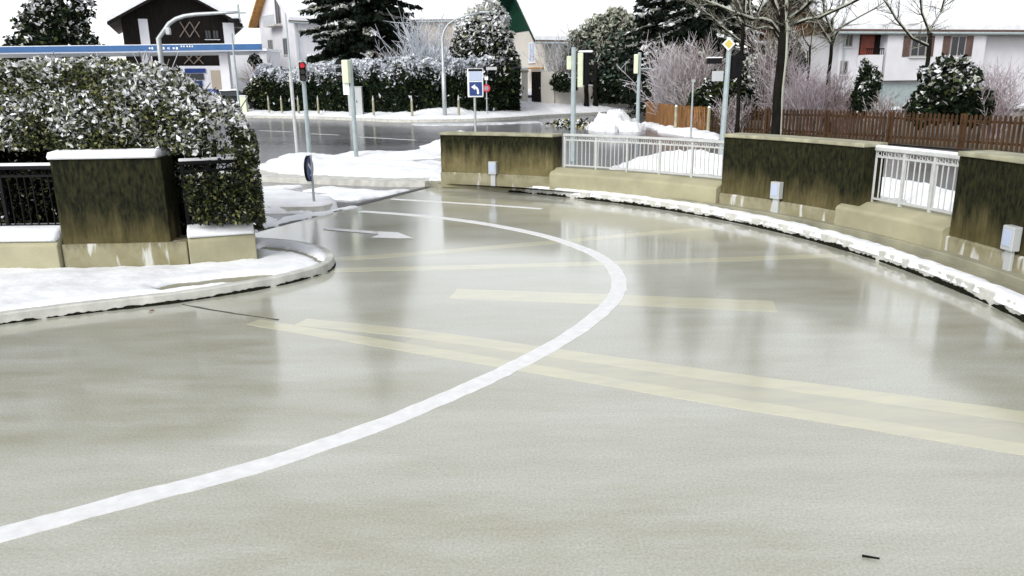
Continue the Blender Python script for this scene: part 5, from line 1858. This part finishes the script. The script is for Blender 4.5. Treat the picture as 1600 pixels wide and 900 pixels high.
# dark alpine house and filling station
Y1 = 74.0
wr_ = D(361, 60, Y1)
Wd = 8.9
hz = D(361, 32, Y1).z - 0.9
t, P0, UX, UY, hh, rise = house("big dark timber house with snowy roof behind the blue canopy", (wr_.x, Y1), (-0.385, 0.923), (-0.923, -0.385), 12, Wd, hz, 29, 0.9, 1.3, (M_WOODK, M_TILE, M_WOODK), snow_t=0.5)
n1 = -UX
MB().obox(P0 + UY * (Wd - 2.1) + n1 * 0.06, UY * 0.75, UX * 0.05, Vector((0, 0, hz))).build("white_pier", M_PLASTW, t)
MB().obox(P0 - UY * 0.35 + n1 * 0.06, UY * 0.95, UX * 0.5, Vector((0, 0, hz - 0.2))).build("white_corner", M_PLASTW, t)
PW = P0 + n1 * 0.09
for nm, xa, xb, ya, yb in (("lattice", 281, 312, 34, 58), ("lattice", 288, 318, 84, 100)):
    lat = MB()
    for k in range(2):
        for p0, p1 in (((k / 2, 0), ((k + 1) / 2, 1)), ((k / 2, 1), ((k + 1) / 2, 0))):
            A = on_wall(xa + (xb - xa) * p0[0], ya + (yb - ya) * p0[1], PW + n1 * 0.02 * k, n1)
            B = on_wall(xa + (xb - xa) * p1[0], ya + (yb - ya) * p1[1], PW + n1 * 0.02 * k, n1)
            lat.tube(A, B, 0.045, n=4)
    lat.build(nm, M_FROSTB, t)
for px in (325, 337):
    q = on_wall(px, 54, P0, n1)
    window(t, P0, UY, n1, (q - P0).dot(UY), q.z - 0.9, 0.42, 0.7, M_GLASS, M_WOODK)
for px, py in ((211, 16), (236, 8)):
    q = D(px, py, Y1 + 4)
    MB().box((q.x, q.y, q.z - 0.8), (0.5, 0.5, 2.4)).build("chimney", M_WOODK, t)


def front(name, m, px0, px1, py0, py1, out, dep=0.06):
    A, B = on_wall(px0, py1, P0 + n1 * out, n1), on_wall(px1, py0, P0 + n1 * out, n1)
    a0, a1 = (A - P0).dot(UY), (B - P0).dot(UY)
    return MB().obox(P0 + UY * min(a0, a1) + n1 * out + Vector((0, 0, A.z - P0.z)), UY * abs(a1 - a0), n1 * dep, Vector((0, 0, B.z - A.z))).build(name, m, t)


front("shop_front", M_PLASTW, 284, 348, 103, 140, 0.3, 0.3)
front("shop_sign", M_BLUE, 289, 321, 107, 114, 0.62)
front("shop_sign", M_BLUE, 290, 316, 126, 136, 0.62)
front("shop_window", M_GLASS, 288, 318, 115, 125, 0.62)
front("shop_door", M_PLASTT, 332, 344, 110, 140, 0.62)

# blue canopy
Yc = 58.0
cr = D(409, 74, Yc); cl = D(-60, 76, Yc)
zt, zb_ = D(409, 68.5, Yc).z, D(409, 79.5, Yc).z
t = thing("filling_station_canopy", "long flat canopy with blue fascia in front of dark timber house", "canopy", ((cr.x + cl.x) / 2, Yc, 0.3))
MB().obox((cl.x, Yc, zb_), (cr.x - cl.x, 0, 0), (-2.6, 7, 0), (0, 0, zt - zb_)).build("canopy_roof", M_CAB, t, bevel=0.02)
MB().box(((cr.x + cl.x) / 2, Yc - .03, (zt + zb_) / 2 + .05), (cr.x - cl.x + .06, 0.05, (zt - zb_) * .78)).build("blue_fascia", M_CANOPY, t)
MB().box(((cr.x + cl.x) / 2, Yc - .04, zb_ + .03), (cr.x - cl.x + .06, 0.05, .07)).build("pale_trim", M_BLUEW, t)
MB().obox((cl.x, Yc, zt + .004), (cr.x - cl.x, 0, 0), (-2.6, 7, 0), (0, 0, .05)).build("roof_snow", M_SNOW, t)
for px, w in ((352, .66), (230, .5), (90, .5)):
    q = D(px, 100, Yc + 1.2)
    MB().box((q.x, Yc + 1.2, (zb_ + .3) / 2), (w, .5, zb_ - .3)).build("column", M_PLASTW, t, bevel=.02)
lt = MB()
for xa, xb in ((233, 241), (250, 259), (262, 266), (270, 280)):
    for k in range(2):
        p = D(xa + (xb - xa) * k / 2, 75.5, Yc)
        wd = (xb - xa) / 2 * .036
        lt.box((p.x + wd / 2, Yc - .06, p.z), (wd * .75, .02, .12 + .05 * k))
for xa in (284, 288, 293, 297, 301):
    p = D(xa, 72.5, Yc)
    lt.box((p.x, Yc - .06, p.z), (.09, .02, .10))
lt.build("blurred_lettering", M_WHITE, t)
q = D(322, 128, Yc - .5)
t = thing("fuel_pump", "narrow blue fuel pump under the canopy", "fuel pump", (q.x, Yc + .5, 0.2))
MB().box((q.x, Yc + .5, 1.05), (.55, .4, 1.7)).build("pump_body", M_BLUE, t, bevel=.03)
MB().box((q.x, Yc + .29, 1.5), (.38, .03, .4)).build("display", M_BLUEW, t)
MB().box((q.x + .3, Yc + .4, 1.3), (.07, .12, .3)).build("nozzle", M_BLACK, t)
# white outbuilding
q0, q1 = D(374, 100, 67), D(412, 100, 67)
zo = D(390, 80, 67).z
t = thing("outbuilding", "plain white flat-roofed outbuilding under the canopy's right end", "building", ((q0.x + q1.x) / 2, 67, 0.9))
MB().box(((q0.x + q1.x) / 2, 69, (0.9 + zo) / 2), (q1.x - q0.x + .6, 4, zo - .9)).build("wall", M_PLASTW, t)
MB().box(((q0.x + q1.x) / 2, 68.9, zo + .1), (q1.x - q0.x + .9, 4.4, .2)).build("roof", M_SNOW, t)
MB().box(((q0.x + q1.x) / 2 - .3, 66.6, D(388, 123, 67).z), (1.5, .8, .12)).build("ledge", M_PLASTG, t)


def car(label, loc, rz, m):
    t = thing("parked_car", label, "car", loc)
    prof = [(-2.05, .35), (-2.1, .62), (-2.0, .85), (-1.15, .95), (-0.55, 1.38), (0.75, 1.42), (1.55, 1.0), (2.0, .92), (2.1, .6), (2.05, .35)]
    ca, sa = math.cos(rz), math.sin(rz)
    def T(x, y, z):
        return (loc[0] + x * ca - y * sa, loc[1] + x * sa + y * ca, loc[2] + z)
    b = MB()
    n = len(prof)
    vs = []
    for sy in (-1, 1):
        for x, z in prof:
            w = .84 if z < 1.0 else .66
            vs.append(T(x, sy * w, z))
    b.add(vs, [tuple(range(n)), tuple(range(2 * n - 1, n - 1, -1))] + [(i, (i + 1) % n, n + (i + 1) % n, n + i) for i in range(n)])
    b.build("body", m, t, bevel=.06)
    for sy in (-1, 1):
        g_ = MB()
        g_.add([T(-.95, sy * .80, 1.0), T(1.25, sy * .80, 1.04), T(.7, sy * .70, 1.33), T(-.5, sy * .70, 1.31)], [(0, 1, 2, 3)])
        g_.build("side_window", M_GLASS, t)
        for x in (-1.3, 1.3):
            w_ = MB().tube(T(x, sy * .70, .32), T(x, sy * .88, .32), .32, n=18).build("wheel", M_TYRE, t)
            MB().tube(T(x, sy * .881, .32), T(x, sy * .89, .32), .19, n=14).build("rim", M_GALV, w_)
    s = MB()
    s.add([T(-.5, -.6, 1.40), T(.75, -.6, 1.44), T(.75, .6, 1.44), T(-.5, .6, 1.40), T(-.45, -.55, 1.48), T(.7, -.55, 1.53), T(.7, .55, 1.53), T(-.45, .55, 1.48)],
          [(4, 5, 6, 7), (0, 1, 5, 4), (1, 2, 6, 5), (2, 3, 7, 6), (3, 0, 4, 7)])
    s.build("roof_snow", M_SNOW, t)


q = D(356, 150, 56.0)
car("dark parked car with snow on its roof beneath the canopy", (q.x, 56.0, 0.35), R(12), M_CARP)

# twig and leaf lying on the deck
q = G(1361, 873)
t = MB().tube(q + Vector((-.035, .01, .008)), q + Vector((.03, -.012, .009)), .006, .004, 6).build("twig", M_BARK)
tag(t, "small brown twig lying on the wet deck near the viewer", "twig")
q = G(236, 487)
lf = MB().add([q + Vector(v) for v in ((-.03, 0, .006), (0, -.02, .014), (.035, .005, .008), (.005, .025, .016))], [(0, 1, 2, 3)]).build("fallen_leaf", M_WOODB)
tag(lf, "tiny brown leaf on the wet deck below the left kerb", "leaf")
